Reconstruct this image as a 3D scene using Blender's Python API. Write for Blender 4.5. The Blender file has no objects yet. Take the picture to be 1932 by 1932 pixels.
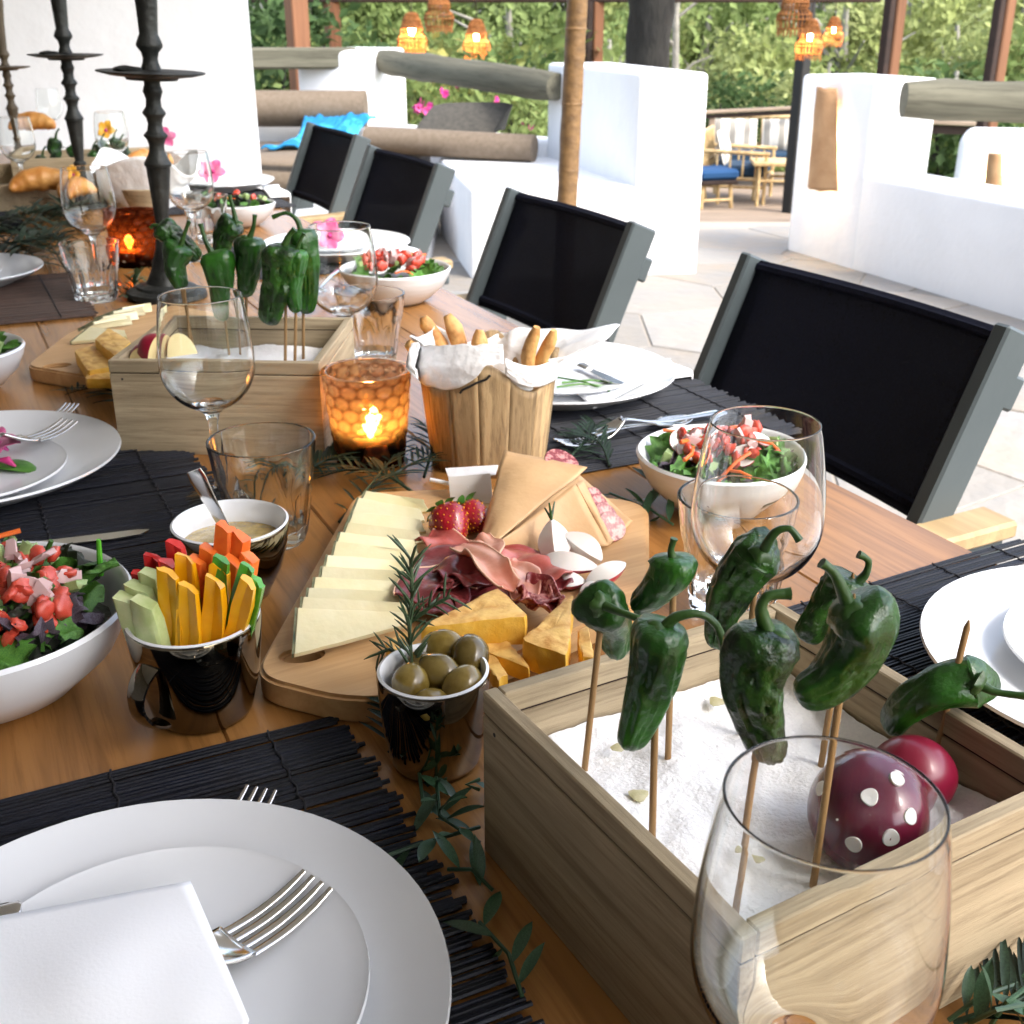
import bpy, bmesh, math, random
from mathutils import Vector, Matrix, noise
R_ = math.radians
rnd = random.Random(7)

# ------------------------------------------------------------------ camera, sky, sun, exposure
sc = bpy.context.scene
CAM_H, PITCH, FOC = 1.16, R_(23.0), 2200.0          # metres, rad, focal length in units of a 1932-wide picture
cam = bpy.data.objects.new('camera', bpy.data.cameras.new('camera'))
sc.collection.objects.link(cam)
cam.location = (0, 0, CAM_H)
cam.rotation_euler = (math.pi/2 - PITCH, 0, 0)
cam.data.sensor_width = 36
cam.data.lens = 36*FOC/1932
cam.data.dof.use_dof = True; cam.data.dof.focus_distance = .62; cam.data.dof.aperture_fstop = 26
cam.data.clip_start = .02
cam.data.clip_end = 600
sc.camera = cam
SUN_EL, SUN_AZ = R_(48), R_(128)                      # azimuth clockwise from +Y (north)
w = bpy.data.worlds.new('World'); sc.world = w; w.use_nodes = True
nt = w.node_tree
sky = nt.nodes.new('ShaderNodeTexSky'); sky.sky_type = 'NISHITA'; sky.sun_disc = False
sky.sun_elevation = SUN_EL; sky.sun_rotation = SUN_AZ; sky.dust_density = 3.0; sky.ozone_density = 1.0; sky.air_density = 1.0
grey = nt.nodes.new('ShaderNodeHueSaturation'); grey.inputs['Saturation'].default_value = .68   # thin cloud: a whiter sky
nt.links.new(sky.outputs[0], grey.inputs['Color']); nt.links.new(grey.outputs[0], nt.nodes['Background'].inputs[0])
nt.nodes['Background'].inputs[1].default_value = .13
sl = bpy.data.lights.new('sun', 'SUN'); sl.energy = .7; sl.angle = R_(16); sl.color = (1, .97, .92)
so = bpy.data.objects.new('sun', sl); sc.collection.objects.link(so)
sd = Vector((math.sin(SUN_AZ)*math.cos(SUN_EL), math.cos(SUN_AZ)*math.cos(SUN_EL), math.sin(SUN_EL)))
so.rotation_euler = sd.to_track_quat('Z', 'Y').to_euler()
so.location = sd*30
sc.view_settings.view_transform = 'Standard'; sc.view_settings.look = 'None'
sc.view_settings.gamma = 1; sc.view_settings.use_curve_mapping = False
sc.view_settings.exposure = 2.4
sc.render.engine = 'CYCLES'
cy = sc.cycles
cy.max_bounces = 12; cy.transmission_bounces = 12; cy.diffuse_bounces = 4; cy.glossy_bounces = 5; cy.transparent_max_bounces = 12
cy.use_denoising = True; cy.caustics_reflective = False; cy.caustics_refractive = True; cy.sample_clamp_indirect = 6

# ------------------------------------------------------------------ photo point -> world point on a level or an upright plane
ct, st = math.cos(PITCH), math.sin(PITCH)
def ray(px, py):
    a = (px-966)/FOC; b = (966-py)/FOC
    return Vector((a, ct+b*st, -st+b*ct))
def at(px, py, z=.76):
    d = ray(px, py); t = (z-CAM_H)/d.z
    return Vector((d.x*t, d.y*t, z))
def atY(px, py, Y):
    d = ray(px, py); t = Y/d.y
    return Vector((d.x*t, Y, CAM_H+d.z*t))
UX = Vector((-.437, .9, 0)).normalized(); NX = Vector((.9, .437, 0)).normalized()
UA = math.atan2(UX.y, UX.x)                         # table direction
def W(u, n, z=0): return Vector((UX.x*u+NX.x*n, UX.y*u+NX.y*n, z))
def un(p): return p.x*UX.x+p.y*UX.y, p.x*NX.x+p.y*NX.y
TZ = .76

# ------------------------------------------------------------------ objects
COL = sc.collection
def tag(o, label=None, cat=None, group=None, kind=None):
    if label: o['label'] = label
    if cat: o['category'] = cat
    if group: o['group'] = group
    if kind: o['kind'] = kind
    return o
def thing(name, label, cat, loc=(0, 0, 0), rz=0, group=None, rot=None, sc_=1):
    o = bpy.data.objects.new(name, None); COL.objects.link(o)
    o.empty_display_size = .05
    o.location = loc; o.rotation_euler = rot if rot else (0, 0, rz); o.scale = (sc_,)*3
    return tag(o, label, cat, group)
class MB:
    def __init__(s): s.v = []; s.f = []; s.m = []; s.mi = 0
    def add(s, vs, fs):
        b = len(s.v); s.v += [tuple(x) for x in vs]
        for f in fs: s.f.append(tuple(b+i for i in f)); s.m.append(s.mi)
    def box(s, c, size, bev=0, rz=0, M=None):
        x, y, z = size[0]/2, size[1]/2, size[2]/2
        if bev <= 0:
            vs = [(a*x, b*y, d*z) for d in (-1, 1) for b in (-1, 1) for a in (-1, 1)]
            fs = [(0, 2, 3, 1), (4, 5, 7, 6), (0, 1, 5, 4), (2, 6, 7, 3), (0, 4, 6, 2), (1, 3, 7, 5)]
        else:
            bm = bmesh.new(); bmesh.ops.create_cube(bm, size=1)
            for v in bm.verts: v.co = Vector((v.co.x*size[0], v.co.y*size[1], v.co.z*size[2]))
            bmesh.ops.bevel(bm, geom=bm.edges[:], offset=bev, segments=1, affect='EDGES')
            bm.verts.index_update()
            vs = [v.co.copy() for v in bm.verts]; fs = [[v.index for v in f.verts] for f in bm.faces]; bm.free()
        T = Matrix.Translation(c) @ Matrix.Rotation(rz, 4, 'Z')
        if M is not None: T = M @ T
        s.add([T @ Vector(v) for v in vs], fs); return s
    def beam(s, a, b, wd, ht, bev=0, roll=0):
        a, b = Vector(a), Vector(b); d = b-a; L = d.length
        q = d.to_track_quat('X', 'Z').to_matrix().to_4x4()
        T = Matrix.Translation((a+b)/2) @ q @ Matrix.Rotation(roll, 4, 'X')
        return s.box((0, 0, 0), (L, wd, ht), bev, 0, T)
    def rings(s, rings, closed=True, cap0=True, cap1=True):
        n = len(rings[0]); vs = [p for r in rings for p in r]; fs = []
        for i in range(len(rings)-1):
            for j in range(n if closed else n-1):
                k = (j+1) % n
                fs.append((i*n+j, i*n+k, (i+1)*n+k, (i+1)*n+j))
        if closed and cap0: fs.append(tuple(range(n))[::-1])
        if closed and cap1: fs.append(tuple(range((len(rings)-1)*n, len(rings)*n)))
        s.add(vs, fs); return s
    def lathe(s, prof, seg=32, c=(0, 0, 0), M=None, loop=False, fn=None):
        rs = []
        for i, (r, z) in enumerate(prof):
            ring = []
            for j in range(seg):
                a = 2*math.pi*j/seg; rr = r*(fn(a, z, i) if fn else 1)
                p = Vector((rr*math.cos(a), rr*math.sin(a), z))+Vector(c)
                ring.append(M @ p if M is not None else p)
            rs.append(ring)
        if loop: rs.append(rs[0])
        return s.rings(rs, True, not loop, not loop)
    def tube(s, pts, rad, seg=8, noise_=0, seed=0, flat=1.0):
        pts = [Vector(p) for p in pts]; n = len(pts)
        if not hasattr(rad, '__len__'): rad = [rad]*n
        rs = []; up = Vector((0.02, .01, 1))
        for i, p in enumerate(pts):
            d = (pts[min(i+1, n-1)]-pts[max(i-1, 0)]).normalized()
            x = d.cross(up)
            if x.length < .05: x = d.cross(Vector((1, 0, 0)))
            x.normalize(); y = x.cross(d).normalized(); up = y
            ring = []
            for j in range(seg):
                a = 2*math.pi*j/seg
                q = x*math.cos(a)+y*math.sin(a)*flat
                k = 1+noise_*noise.noise((p+q*rad[i])*1.0/max(rad)*1.3+Vector((seed, 0, 0))) if noise_ else 1
                ring.append(p+q*rad[i]*k)
            rs.append(ring)
        return s.rings(rs)
    def grid(s, fn, nu, nv, closeu=False):
        vs = [Vector(fn(i/(nu if closeu else nu-1), j/(nv-1))) for j in range(nv) for i in range(nu)]
        fs = []
        for j in range(nv-1):
            for i in range(nu if closeu else nu-1):
                k = (i+1) % nu
                fs.append((j*nu+i, j*nu+k, (j+1)*nu+k, (j+1)*nu+i))
        s.add(vs, fs); return s
    def prism(s, poly, z0, z1, M=None, bev=0):
        n = len(poly)
        def P3(p, z):
            q = Vector((p[0], p[1], z)); return M @ q if M is not None else q
        if bev:
            c = Vector((sum(p[0] for p in poly)/n, sum(p[1] for p in poly)/n))
            ins = [(c.x+(p[0]-c.x)*(1-bev/max(1e-4, (Vector(p)-c).length)), c.y+(p[1]-c.y)*(1-bev/max(1e-4, (Vector(p)-c).length))) for p in poly]
            rs = [[P3(p, z0) for p in poly], [P3(p, z1-bev) for p in poly], [P3(p, z1) for p in ins]]
        else: rs = [[P3(p, z0) for p in poly], [P3(p, z1) for p in poly]]
        return s.rings(rs)
    def blob(s, c, r, nz=.0, seed=0, seg=14, rg=9, fr=1.5, M=None):
        c = Vector(c); rs = []
        if not hasattr(r, '__len__'): r = (r, r, r)
        for i in range(1, rg):
            t = math.pi*i/rg; ring = []
            for j in range(seg):
                a = 2*math.pi*j/seg
                d = Vector((math.sin(t)*math.cos(a), math.sin(t)*math.sin(a), -math.cos(t)))
                k = 1+nz*noise.noise(d*fr+Vector((seed*3.1, seed, 0)))
                p = Vector((d.x*r[0], d.y*r[1], d.z*r[2]))*k
                ring.append(c+(M @ p if M is not None else p))
            rs.append(ring)
        return s.rings(rs)
    def build(s, name, mat, parent=None, smooth=40, loc=None, rot=None, solid=0):
        me = bpy.data.meshes.new(name); me.from_pydata(s.v, [], s.f)
        for m in (mat if isinstance(mat, (list, tuple)) else [mat]): me.materials.append(m)
        me.polygons.foreach_set('material_index', s.m)
        bm = bmesh.new(); bm.from_mesh(me); bmesh.ops.recalc_face_normals(bm, faces=bm.faces)
        bm.to_mesh(me); bm.free()
        if smooth:
            me.polygons.foreach_set('use_smooth', [True]*len(me.polygons))
            me.set_sharp_from_angle(angle=R_(smooth))
        o = bpy.data.objects.new(name, me); COL.objects.link(o)
        if parent: o.parent = parent
        if loc is not None: o.location = loc
        if rot is not None: o.rotation_euler = rot
        if solid:
            md = o.modifiers.new('thick', 'SOLIDIFY'); md.thickness = abs(solid); md.offset = 0 if solid > 0 else -1
        return o
def children(o): return [c for c in bpy.data.objects if c.parent == o]
def copy_tree(o, parent=None):
    c = o.copy(); COL.objects.link(c); c.parent = parent
    for ch in children(o): copy_tree(ch, c)
    return c
def place(o, loc, rz=None, label=None, group=None, sc_=None, rot=None):
    c = copy_tree(o); c.location = loc
    if rz is not None: c.rotation_euler = (0, 0, rz)
    if rot is not None: c.rotation_euler = rot
    if label: c['label'] = label
    if group: c['group'] = group
    if sc_: c.scale = (sc_,)*3
    return c
def inst(name, me, parent, loc, rot=(0, 0, 0), scl=(1, 1, 1)):
    o = bpy.data.objects.new(name, me); COL.objects.link(o); o.parent = parent
    o.location = loc; o.rotation_euler = rot; o.scale = scl
    return o

# ------------------------------------------------------------------ materials
def lin(h):
    h = h.lstrip('#'); out = []
    for i in (0, 2, 4):
        c = int(h[i:i+2], 16)/255
        out.append(c/12.92 if c <= .04045 else ((c+.055)/1.055)**2.4)
    return out
def mul(c, k): return tuple(min(1, x*k) for x in c[:3])+(1,)
def mat(name, col, rough=.5, col2=None, scale=20, bump=0, bscale=80, bdist=None, metal=0, spec=.5, stretch=(1, 1, 1), detail=5, contrast=(.35, .65), sss=0, emit=None, estr=0, coat=0, trans=0, island=0, objrand=0):
    m = bpy.data.materials.new(name); m.use_nodes = True
    N = m.node_tree.nodes; L = m.node_tree.links; b = N['Principled BSDF']
    c1 = lin(col) if isinstance(col, str) else list(col)
    c2 = (lin(col2) if isinstance(col2, str) else list(col2)) if col2 else None
    tc = N.new('ShaderNodeTexCoord'); mp = N.new('ShaderNodeMapping'); mp.inputs['Scale'].default_value = stretch
    L.new(tc.outputs['Object'], mp.inputs[0])
    src = mp.outputs[0]
    if objrand or island:
        oi = N.new('ShaderNodeObjectInfo'); ad = N.new('ShaderNodeVectorMath'); ad.operation = 'ADD'
        mm = N.new('ShaderNodeVectorMath'); mm.operation = 'SCALE'; mm.inputs[0].default_value = (17, 29, 11)
        L.new(oi.outputs['Random'], mm.inputs['Scale']); L.new(mp.outputs[0], ad.inputs[0]); L.new(mm.outputs[0], ad.inputs[1]); src = ad.outputs[0]
    if c2:
        n = N.new('ShaderNodeTexNoise'); n.inputs['Scale'].default_value = scale; n.inputs['Detail'].default_value = detail; n.inputs['Roughness'].default_value = .6
        L.new(src, n.inputs['Vector'])
        cr = N.new('ShaderNodeValToRGB'); cr.color_ramp.elements[0].position = contrast[0]; cr.color_ramp.elements[1].position = contrast[1]
        cr.color_ramp.elements[0].color = (*c1, 1); cr.color_ramp.elements[1].color = (*c2, 1)
        L.new(n.outputs[0], cr.inputs[0]); out = cr.outputs[0]
        if objrand or island:
            hs = N.new('ShaderNodeHueSaturation'); mr = N.new('ShaderNodeMapRange')
            k = max(objrand, island)
            mr.inputs['To Min'].default_value = 1-k; mr.inputs['To Max'].default_value = 1+k
            if island:
                g = N.new('ShaderNodeNewGeometry'); L.new(g.outputs['Random Per Island'], mr.inputs['Value'])
            else: L.new(oi.outputs['Random'], mr.inputs['Value'])
            L.new(mr.outputs[0], hs.inputs['Value']); L.new(out, hs.inputs['Color']); out = hs.outputs[0]
        L.new(out, b.inputs['Base Color'])
    else: b.inputs['Base Color'].default_value = (*c1, 1)
    b.inputs['Roughness'].default_value = rough; b.inputs['Metallic'].default_value = metal
    b.inputs['Specular IOR Level'].default_value = spec
    if sss:
        b.inputs['Subsurface Weight'].default_value = sss; b.inputs['Subsurface Radius'].default_value = (.01, .006, .004); b.inputs['Subsurface Scale'].default_value = .6
    if coat: b.inputs['Coat Weight'].default_value = coat; b.inputs['Coat Roughness'].default_value = .08
    if trans: b.inputs['Transmission Weight'].default_value = trans
    if emit: b.inputs['Emission Color'].default_value = (*lin(emit), 1); b.inputs['Emission Strength'].default_value = estr
    if bump:
        n2 = N.new('ShaderNodeTexNoise'); n2.inputs['Scale'].default_value = bscale; n2.inputs['Detail'].default_value = 4
        L.new(src, n2.inputs['Vector'])
        bp = N.new('ShaderNodeBump'); bp.inputs['Strength'].default_value = bump; bp.inputs['Distance'].default_value = bdist or (.5/bscale)
        L.new(n2.outputs[0], bp.inputs['Height']); L.new(bp.outputs[0], b.inputs['Normal'])
    return m
def wood(name, light, dark, axis='x', scale=1.0, rough=.55, objrand=.12, bump=.12, spec=.35, streak=.5):
    """grain drawn out along one axis: broad tone bands under fine dark streaks"""
    m = bpy.data.materials.new(name); m.use_nodes = True
    N = m.node_tree.nodes; L = m.node_tree.links; b = N['Principled BSDF']
    s = {'x': (.05, 1, 1), 'y': (1, .05, 1), 'z': (1, 1, .05)}[axis]
    tc = N.new('ShaderNodeTexCoord'); mp = N.new('ShaderNodeMapping'); mp.inputs['Scale'].default_value = tuple(k*scale for k in s)
    oi = N.new('ShaderNodeObjectInfo'); mm = N.new('ShaderNodeVectorMath'); mm.operation = 'SCALE'; mm.inputs[0].default_value = (3, 7, 5)
    ad = N.new('ShaderNodeVectorMath'); L.new(tc.outputs['Object'], mp.inputs[0]); L.new(oi.outputs['Random'], mm.inputs['Scale'])
    L.new(mp.outputs[0], ad.inputs[0]); L.new(mm.outputs[0], ad.inputs[1])
    n1 = N.new('ShaderNodeTexNoise'); n1.inputs['Scale'].default_value = 28; n1.inputs['Detail'].default_value = 3; n1.inputs['Distortion'].default_value = .6
    n2 = N.new('ShaderNodeTexNoise'); n2.inputs['Scale'].default_value = 130; n2.inputs['Detail'].default_value = 6; n2.inputs['Roughness'].default_value = .7
    for n in (n1, n2): L.new(ad.outputs[0], n.inputs['Vector'])
    cr = N.new('ShaderNodeValToRGB'); cr.color_ramp.elements[0].position = .36; cr.color_ramp.elements[1].position = .62
    l, d = lin(light), lin(dark)
    mid = [(a*.62+c*.38) for a, c in zip(l, d)]
    cr.color_ramp.elements[0].color = (*mid, 1); cr.color_ramp.elements[1].color = (*l, 1)
    L.new(n1.outputs[0], cr.inputs[0])
    c2 = N.new('ShaderNodeValToRGB'); c2.color_ramp.elements[0].position = .30; c2.color_ramp.elements[1].position = .52
    c2.color_ramp.elements[0].color = (streak,)*3+(1,); c2.color_ramp.elements[1].color = (0, 0, 0, 1)
    L.new(n2.outputs[0], c2.inputs[0])
    mx = N.new('ShaderNodeMix'); mx.data_type = 'RGBA'; mx.inputs['B'].default_value = (*d, 1)
    n3 = N.new('ShaderNodeTexNoise'); n3.inputs['Scale'].default_value = 55; n3.inputs['Detail'].default_value = 4; n3.inputs['Distortion'].default_value = 1.2; L.new(ad.outputs[0], n3.inputs['Vector'])
    c3 = N.new('ShaderNodeValToRGB'); c3.color_ramp.elements[0].position = .54; c3.color_ramp.elements[1].position = .70
    c3.color_ramp.elements[0].color = (0, 0, 0, 1); c3.color_ramp.elements[1].color = (streak*.9,)*3+(1,); L.new(n3.outputs[0], c3.inputs[0])
    mz = N.new('ShaderNodeMath'); mz.operation = 'MAXIMUM'; L.new(c2.outputs[0], mz.inputs[0]); L.new(c3.outputs[0], mz.inputs[1])
    L.new(mz.outputs[0], mx.inputs['Factor']); L.new(cr.outputs[0], mx.inputs['A'])
    hs = N.new('ShaderNodeHueSaturation'); mr = N.new('ShaderNodeMapRange'); mr.inputs['To Min'].default_value = 1-objrand; mr.inputs['To Max'].default_value = 1+objrand
    L.new(oi.outputs['Random'], mr.inputs['Value']); L.new(mr.outputs[0], hs.inputs['Value']); L.new(mx.outputs['Result'], hs.inputs['Color'])
    L.new(hs.outputs[0], b.inputs['Base Color'])
    b.inputs['Roughness'].default_value = rough; b.inputs['Specular IOR Level'].default_value = spec
    bp = N.new('ShaderNodeBump'); bp.inputs['Strength'].default_value = bump; bp.inputs['Distance'].default_value = .003
    L.new(n2.outputs[0], bp.inputs['Height']); L.new(bp.outputs[0], b.inputs['Normal'])
    return m
def glass_mat(name, col=(1, 1, 1), rough=0, ior=1.46):
    m = bpy.data.materials.new(name); m.use_nodes = True
    N = m.node_tree.nodes; L = m.node_tree.links; N.remove(N['Principled BSDF'])
    g = N.new('ShaderNodeBsdfGlass'); g.inputs['Color'].default_value = (*col, 1); g.inputs['Roughness'].default_value = rough; g.inputs['IOR'].default_value = ior
    L.new(g.outputs[0], N['Material Output'].inputs[0]); return m

m_table = wood('table_wood', 'a0703c', '5a3718', 'x', .9, .26, .09, .05, .6, .55)
m_boxw = wood('box_wood', 'b3a285', '6a5b45', 'x', 2.0, .68, .10, .3, .2, .6)
m_stave = wood('stave_wood', 'b59a72', '66503a', 'z', 1.8, .6, .3, .25, .25, .75)
m_board = wood('bamboo_board', 'c8a070', 'a07440', 'x', 2.2, .45, .06, .05, .4, .35)
m_arm = wood('teak_cap', 'ad9670', '7b6446', 'x', .7, .6)
m_post = wood('post_wood', '7a5238', '472c1c', 'z', .3, .7, .15)
m_postd = wood('dark_beam', '33231d', '160f0d', 'x', .3, .7, .15)
m_postblk = mat('black_post', '0f1012', .6, '1c1a18', 4)
m_log = wood('weathered_log', '6d6a5b', '39372e', 'x', .35, .9, .08, .4, .2, .7)
m_deck = wood('deck_wood', '968573', '6c5d50', 'x', .3, .8, .08)
m_bamb = mat('bamboo_cane', '85653d', .65, '5f4628', 22, .4, 50, stretch=(1, 1, 1.6), contrast=(.3, .7))
m_cane = mat('pale_cane', 'cfb483', .55, 'a98a5b', 12, .1)
m_white = mat('white_plaster', (.80, .80, .80), .85, (.75, .75, .75), 2.2, .12, 9)
m_shadewall = mat('shade_wall_stone', (.17, .145, .12), .9, (.24, .21, .18), 3, .4, 10)  # mid tone for the added walls that hold back light
m_roofw = mat('limed_ceiling', (.74, .75, .76), .8, (.68, .69, .70), 3)
m_ceram = mat('white_ceramic', (.74, .755, .77), .18, (.70, .715, .735), 6, .02, 30, spec=.5, coat=.3)
m_ceram2 = mat('banded_ceramic', (.74, .755, .77), .25, (.62, .63, .64), 30, .06, 60, stretch=(.3, .3, 2.5))
m_glass = glass_mat('clear_glass', (.992, 1, .998), 0, 1.40)
m_steel = mat('polished_steel', (.62, .6, .57), .13, metal=1)
m_mirror = mat('bronze_mirror_glaze', (.16, .145, .12), .06, (.36, .30, .20), 7, .02, 12, metal=1, contrast=(.45, .6))
m_black = mat('black_reed', (.0025, .0032, .0075), .5, (.006, .008, .016), 30, .2, 200, objrand=.5, spec=.22)
m_brownreed = mat('brown_reed', (.03, .014, .010), .45, (.06, .03, .02), 30, objrand=.4)
m_thread = mat('dark_thread', (.012, .012, .016), .8)
m_mesh = mat('black_mesh_fabric', (.005, .006, .013), .8, (.009, .0105, .021), 260, .3, 600, spec=.1)
m_alu = mat('grey_painted_aluminium', (.058, .072, .077), .4, (.068, .083, .088), 6, .03, spec=.35)
m_iron = mat('dark_pewter', (.012, .013, .012), .5, (.04, .042, .038), 22, .4, 60, metal=.35, spec=.35)
m_oldw = wood('turned_wood', '5a4e3c', '28221a', 'z', 1.0)
m_stone = mat('pale_flagstone', (.265, .232, .192), .75, (.235, .225, .21), 3.2, .3, 14, objrand=.2, contrast=(.4, .6))
m_stone2 = mat('blue_grey_flagstone', (.225, .215, .20), .75, (.25, .23, .20), 3.2, .3, 14, objrand=.15, contrast=(.4, .6))
m_mortar = mat('mortar', (.30, .265, .22), .9, (.32, .285, .24), 30, .3)
m_tan = mat('taupe_canvas', '736556', .9, '665949', 40, .2, 300)
m_grey = mat('slate_canvas', '4e4a42', .9, '3d3a34', 40, .2, 300)
m_towel = mat('turquoise_towel', '0a6a96', .9, '3c9fbf', 6, .3, 120, contrast=(.45, .55))
m_salt = mat('coarse_salt_crystals', (.93, .935, .945), .6, (.87, .88, .90), 500, 1.0, 520)
m_oil = mat('oily_salt', (.50, .47, .25), .35, (.60, .56, .36), 200, .3, 300)
m_pep = mat('blistered_green_pepper', (.005, .034, .003), .31, (.022, .105, .008), 34, .45, 110, coat=.04, objrand=.25, spec=.5)
m_pepd = mat('charred_pepper', (.004, .014, .003), .31, (.022, .085, .008), 45, .8, 120, coat=.04, contrast=(.42, .64), spec=.4)
m_stem = mat('pepper_stem', (.012, .045, .006), .4, (.035, .085, .015), 60, .25, spec=.4)
m_skew = mat('bamboo_skewer', '9c7a4c', .6, '7e5f38', 90, stretch=(1, 1, .1))
m_paper = mat('white_paper', (.80, .80, .80), .8, (.75, .75, .75), 9, .35, 22)
m_napkin = mat('white_napkin', (.90, .91, .93), .85, (.885, .895, .915), 5, .15, 600)
m_card = mat('white_card', (.74, .72, .70), .7)
m_kraft = mat('parchment_paper', 'cba678', .5, 'bd966a', 16, .15, 40, spec=.4)
m_cheese = mat('pale_cheese', 'e6dcac', .42, 'eee6c2', 18, .12, 90, sss=.1, objrand=.2)
m_rind = mat('cheese_rind', '3f4a38', .8, '82805f', 120)
m_ham = mat('cured_ham_pink', 'c4745f', .4, 'dda48c', 26, .15, 70, sss=.2, coat=.2)
m_cecina = mat('dark_cured_beef', '611a20', .32, '85393a', 34, .3, 80, coat=.3)
m_hamr = mat('red_cured_ham', '93332f', .35, 'b8665a', 30, .2, 80, coat=.25, sss=.1)
m_fat = mat('white_fat', 'e3b89a', .4)
m_tort = mat('potato_omelette', 'e2ab35', .55, 'ebbf55', 60, .3, 110, sss=.1)
m_tortb = mat('browned_omelette_top', 'c48a3e', .55, 'e8be6e', 70, .3, 120, contrast=(.34, .58))
m_salami = mat('speckled_salami', '7b1f22', .4, 'c98a80', 190, .2, 200, contrast=(.48, .60), coat=.2)
m_radw = mat('white_radish_flesh', (.78, .74, .70), .3, (.70, .66, .62), 20, .05, 60, sss=.3, coat=.2)
m_radr = mat('red_radish_skin', '8e0f2c', .3, 'a9163a', 30, coat=.3)
m_straw = mat('strawberry_skin', 'a00f20', .3, '7d0a1c', 60, .3, 150, coat=.3)
m_leafg = mat('fresh_green_leaf', (.035, .13, .016), .45, (.10, .24, .035), 35, .3, 90, objrand=.35)
m_leafd = mat('dark_lettuce_leaf', (.018, .045, .016), .4, (.045, .03, .035), 30, .4, 90, objrand=.3)
m_leafp = mat('purple_lettuce_leaf', (.06, .02, .045), .4, (.13, .12, .14), 40, .4, 90)
m_tomato = mat('tomato_flesh', 'b3261a', .25, 'cc5a44', 55, .2, 110, coat=.3, sss=.15)
m_onion = mat('white_onion', (.55, .42, .38), .3, (.60, .36, .38), 50)
m_carrot = mat('carrot', 'd8561a', .4, 'e57528', 60, .12, 120, sss=.1, objrand=.15)
m_redp = mat('red_pepper_strip', 'b3121a', .25, 'c9251f', 40, coat=.4, objrand=.15)
m_yelp = mat('yellow_pepper_strip', 'e09a08', .25, 'ebaf1c', 30, coat=.4, sss=.1, objrand=.15)
m_grnp = mat('green_pepper_strip', '2d7a16', .25, '5fae35', 30, coat=.4, objrand=.15)
m_cuc = mat('cucumber_flesh', 'a7b977', .35, 'c8d09d', 50, .1, 80, sss=.2, coat=.2)
m_cucs = mat('cucumber_skin', '1e3a14', .35, '35602a', 40)
m_sauce = mat('oily_nut_sauce', '8a7020', .2, 'c0a45a', 90, .5, 140, coat=.5)
m_olive = mat('green_brown_olive', '5d4a18', .25, '857238', 60, .05, 60, coat=.3, objrand=.35)
m_rose = mat('rosemary_needle', (.022, .055, .020), .5, (.07, .11, .05), 60)
m_palm = mat('dark_palm_leaf', (.006, .016, .008), .55, (.016, .034, .018), 30, objrand=.4, spec=.25)
m_euc = mat('willow_leaf', (.014, .05, .02), .5, (.04, .10, .045), 30, objrand=.3)
m_bread = mat('baked_breadstick', 'd9a766', .65, 'a5682e', 70, .5, 120, contrast=(.46, .72))
m_crois = mat('croissant_crust', 'b06f2c', .45, 'd09a55', 30, .3, 60)
m_petal = mat('pink_orchid_petal', 'd58aa8', .5, 'b8447a', 30, sss=.1)
m_petaly = mat('yellow_petal', 'e6a512', .5)
m_petalm = mat('magenta_petal', 'b01a5c', .5, 'd3479a', 30)
m_apple = mat('pale_fruit_flesh', 'd9c48a', .4, 'e3d3a0', 40, sss=.1)
m_wax = mat('candle_wax', (.8, .7, .5), .5, sss=.4)
m_flame = mat('flame', (1, .6, .2), .5, emit='ffc860', estr=26)
m_bulb = mat('lit_bulb', (1, .8, .5), .5, emit='ffd9a0', estr=30)
m_ratt = mat('rattan_weave', 'a5682c', .7, '754318', 26, .5, 60, stretch=(1, 1, 4))
m_terra = mat('clay_roof_tile', '96724f', .85, 'a5835f', 8, .3, 30)
m_bark = mat('dark_bark', (.006, .0055, .005), .95, (.022, .02, .017), 7, 1.0, 12, stretch=(1, 1, .35))
m_barkp = mat('pale_bark', (.30, .28, .24), .9, (.18, .17, .14), 6, .6, 14)
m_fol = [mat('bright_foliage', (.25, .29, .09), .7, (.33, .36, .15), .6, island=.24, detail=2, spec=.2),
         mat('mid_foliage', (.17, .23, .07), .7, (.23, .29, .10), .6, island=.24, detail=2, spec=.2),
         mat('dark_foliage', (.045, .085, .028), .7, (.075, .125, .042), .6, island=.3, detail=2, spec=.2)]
m_hill = mat('hillside_scrub', (.08, .11, .03), .9, (.13, .15, .05), .35, .6, 3)
m_striped = None
def striped(name, a, b, n):
    m = mat(name, a, .9); N = m.node_tree.nodes; L = m.node_tree.links
    tc = N.new('ShaderNodeTexCoord'); sx = N.new('ShaderNodeSeparateXYZ'); L.new(tc.outputs['Object'], sx.inputs[0])
    mu = N.new('ShaderNodeMath'); mu.operation = 'MULTIPLY'; mu.inputs[1].default_value = n; L.new(sx.outputs[0], mu.inputs[0])
    fr = N.new('ShaderNodeMath'); fr.operation = 'FRACT'; L.new(mu.outputs[0], fr.inputs[0])
    gt = N.new('ShaderNodeMath'); gt.operation = 'GREATER_THAN'; gt.inputs[1].default_value = .6; L.new(fr.outputs[0], gt.inputs[0])
    mx = N.new('ShaderNodeMix'); mx.data_type = 'RGBA'; mx.inputs['A'].default_value = (*lin(a), 1); mx.inputs['B'].default_value = (*lin(b), 1)
    L.new(gt.outputs[0], mx.inputs['Factor']); L.new(mx.outputs['Result'], N['Principled BSDF'].inputs['Base Color']); return m
m_striped = striped('striped_canvas', 'd8d3c8', '9b968c', 5)
m_blue = mat('blue_cushion', '123650', .85, '0d2a40', 20)
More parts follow.
